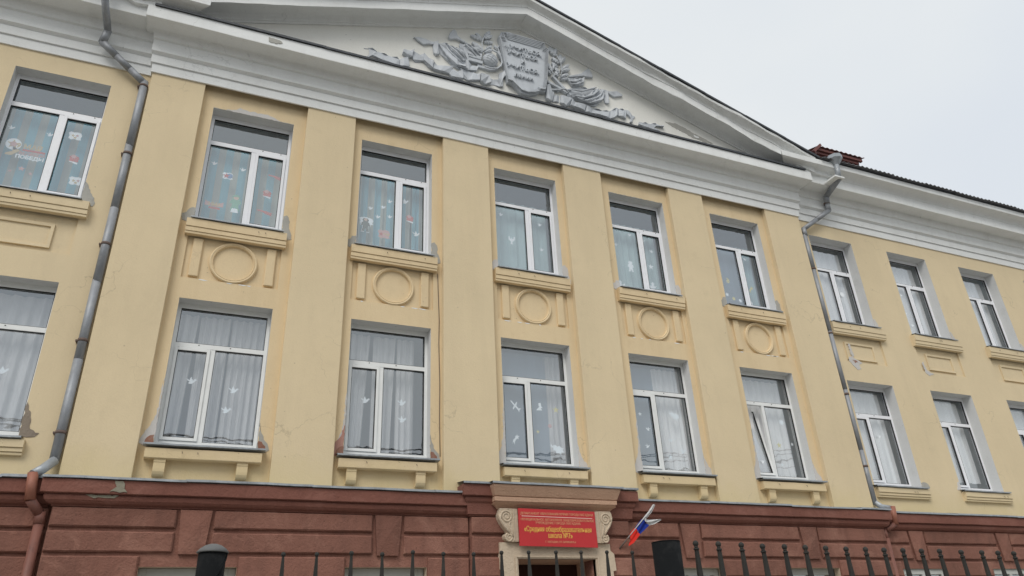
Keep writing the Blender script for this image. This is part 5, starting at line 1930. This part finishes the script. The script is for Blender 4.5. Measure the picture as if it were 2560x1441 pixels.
pipe(dq, [(12.155, -.14, 1.90), (12.15, -.14, GZ + .1)], 'pipe_shaded', .055, 'painted_section')

# ------------------------------------------------------------------ fences and posts
fa = empty('fence', 'black metal fence section with thin ball-tipped pickets, left of the flat black post', 'fence', (1.3, -6.95, GZ))
fb = empty('fence', 'black metal fence section with thicker collared pickets, right of the flat black post', 'fence', (4.2, -7.0, GZ))


def picket_mesh(r, w0, w1, h, collar, wide):
    b = MB()
    bmesh.ops.create_uvsphere(b.bm, u_segments=12, v_segments=8, radius=r, matrix=Matrix.Translation((0, 0, -r)))
    for f in b.bm.faces:
        f.smooth = True
    if collar:
        b.tube([(0, 0, -r * 1.8), (0, 0, -r * 1.8 - .012)], r * .62, 10)
        b.tube([(0, 0, -r * 1.8 - .012), (0, 0, -r * 1.8 - .022)], r * .95, 10)
        zt = -r * 1.8 - .02
    else:
        zt = -r * 1.8
    rings = []
    for z, w, d in ((zt, w0, w0), (zt - wide, w1, w0 * .8), (-h, w1, w0 * .8)):
        rings.append([b.bm.verts.new(p) for p in ((-w / 2, -d / 2, z), (w / 2, -d / 2, z), (w / 2, d / 2, z), (-w / 2, d / 2, z))])
    for A, C in zip(rings, rings[1:]):
        for i in range(4):
            b.bm.faces.new((A[i], A[(i + 1) % 4], C[(i + 1) % 4], C[i]))
    b.bm.faces.new(rings[0])
    b.bm.faces.new(rings[-1])
    bmesh.ops.recalc_face_normals(b.bm, faces=b.bm.faces)
    me = bpy.data.meshes.new('picket')
    b.bm.to_mesh(me)
    b.bm.free()
    me.materials.append(M['fence'])
    return me


pmA = picket_mesh(.0115, .010, .021, 2.0, False, .10)
pmB = picket_mesh(.0175, .018, .037, 2.05, True, .16)
XA = [.333, .492, .662, .818, .978, 1.143, 1.311, 1.472, 1.633, 1.80, 1.958, 2.125, 2.294]
ZA = [.646, .647, .654, .650, .661, .654, .654, .663, .666, .668, .669, .671, .670]
XB = [2.697, 2.862, 3.033, 3.195, 3.368, 3.536, 3.705, 3.878, 4.048, 4.214, 4.388, 4.562, 4.737, 4.95, 5.161, 5.331, 5.50, 5.67, 5.84, 6.01]
ZB = [.722, .720, .717, .711, .710, .708, .705, .701, .701, .698, .697, .695, .696, .691, .690, .688, .686, .684, .682, .68]
for root, xs, zs, me, yy in ((fa, XA, ZA, pmA, -6.93), (fb, XB, ZB, pmB, -7.0)):
    rr = random.Random(5)
    for x, z in zip(xs, zs):
        o = bpy.data.objects.new('picket', me)
        col.objects.link(o)
        o.parent = root
        o.matrix_parent_inverse = Matrix.Translation(-Vector(root.location))
        o.location = (x, yy, z)
        o.rotation_euler = (0, R(rr.uniform(-.5, .5)), R(rr.uniform(-8, 8)))
for root, x0, x1, yy in ((fa, .02, 2.42, -6.93), (fb, 2.5, 6.2, -7.0)):
    for z in (.30, -1.2):
        b = MB()
        b.box(x0, x1, yy + .012, yy + .037, z - .02, z + .02, .003)
        adopt(b.build('rail', 'fence', root), root.location)

b = MB()
b.tube([(0, 0, -.052), (.0, 0, 2.07)], .062, 28)
# a wound strip leaves a raised seam round the post
seam = []
for i in range(60):
    t = i / 59
    a = R(250) + t * 2.6 * math.pi
    seam.append((.0615 * math.cos(a), .0615 * math.sin(a), 1.25 + t * .82))
pl = b.build('fence_post', 'post')
pl.location = (.012, -6.93, GZ + .052)
pl['label'] = 'round black post with a grey domed cap and spiral wrapping, bottom left'
pl['category'] = 'post'
b = MB()
b.tube(seam, .0065, 8)
b.build('wrap_seam', 'post', pl)
b = MB()
b.lathe((0, 0, 2.066), [(.070, 0), (.072, .004), (.060, .018), (.038, .033), (.018, .040), (.001, .042)], 28)
b.build('cap', 'post_cap', pl)
b = MB()
b.tube([(0, 0, 0), (0, 0, 2.19)], .083, 32)
pr = b.build('fence_post', 'post')
pr.location = (2.50, -6.98, GZ)
pr['label'] = 'thick flat-topped black round post between the flag and the collared pickets'
pr['category'] = 'post'
b = MB()
b.lathe((0, 0, 2.188), [(.084, 0), (.084, .006), (.07, .007), (.001, .007)], 32)
b.build('cap', 'post', pr)

for o_, g_n in ((fa, 'sections of the black picket fence'), (fb, 'sections of the black picket fence'), (pl, 'round posts of the fence'), (pr, 'round posts of the fence'),
                (dp, 'drainpipes beside the pilasters'), (dq, 'drainpipes beside the pilasters')):
    o_['group'] = g_n

# ------------------------------------------------------------------ across the street, seen only in the window glass
oh = empty('apartment_house', 'grey plastered house with a brown pitched roof across the street, mirrored in the window panes', 'building', (4, -46, GZ))
b = MB()
b.box(-26, 34, -52, -41, GZ, 10.6)
adopt(b.build('wall', 'far_wall', oh), oh.location)
b = MB()
for (xa, xb) in ((-26.6, 2), (2.4, 18), (18.4, 34.6)):
    h = 14.6 if xa < 0 else 13.6 if xa < 10 else 14.9
    v = [b.bm.verts.new(p) for p in ((xa, -40.5, 10.6), (xb, -40.5, 10.6), (xb, -52.5, 10.6), (xa, -52.5, 10.6), (xa + 3.5, -46.5, h), (xb - 3.5, -46.5, h))]
    for f in ((0, 1, 5, 4), (1, 2, 5), (2, 3, 4, 5), (3, 0, 4), (0, 3, 2, 1)):
        b.bm.faces.new([v[i] for i in f])
rf = adopt(b.build('roof', 'far_roof', oh), oh.location)
b = MB()
for cx in (-14, -3, 9, 22):
    b.box(cx, cx + 1.0, -45, -44, 12, 15.3)
adopt(b.build('chimney', 'far_wall', oh), oh.location)
for fz in (0.4, 3.8, 7.2):
    for i in range(18):
        x = -24 + i * 3.2
        b = MB()
        b.box(x, x + 1.4, -41.03, -40.98, fz, fz + 1.9)
        adopt(b.build('window', 'far_glass', oh), oh.location)

up = empty('utility_pole', 'slim grey utility pole with three sagging cables across the street behind the viewer', 'pole', (-9, -16.5, GZ))
for px in (-22, 30):
    b = MB()
    b.tube([(px, -16.5, GZ), (px, -16.5, 9.4)], [.13, .09], 14)
    adopt(b.build('pole', 'far_roof', up), up.location)
for i, (zb, sag) in enumerate(((9.2, 1.5), (8.9, 1.3), (8.5, 1.1), (8.2, 1.25))):
    b = MB()
    pts = []
    for j in range(41):
        t = j / 40
        pts.append((-22 + 52 * t, -16.5 + .25 * i, zb - sag * 4 * t * (1 - t)))
    b.tube(pts, .02, 6)
    adopt(b.build('cable', 'wire', up), up.location)

# the render settings that belong to the scene
scene.cycles.max_bounces = 8
scene.cycles.transparent_max_bounces = 12
scene.cycles.diffuse_bounces = 4
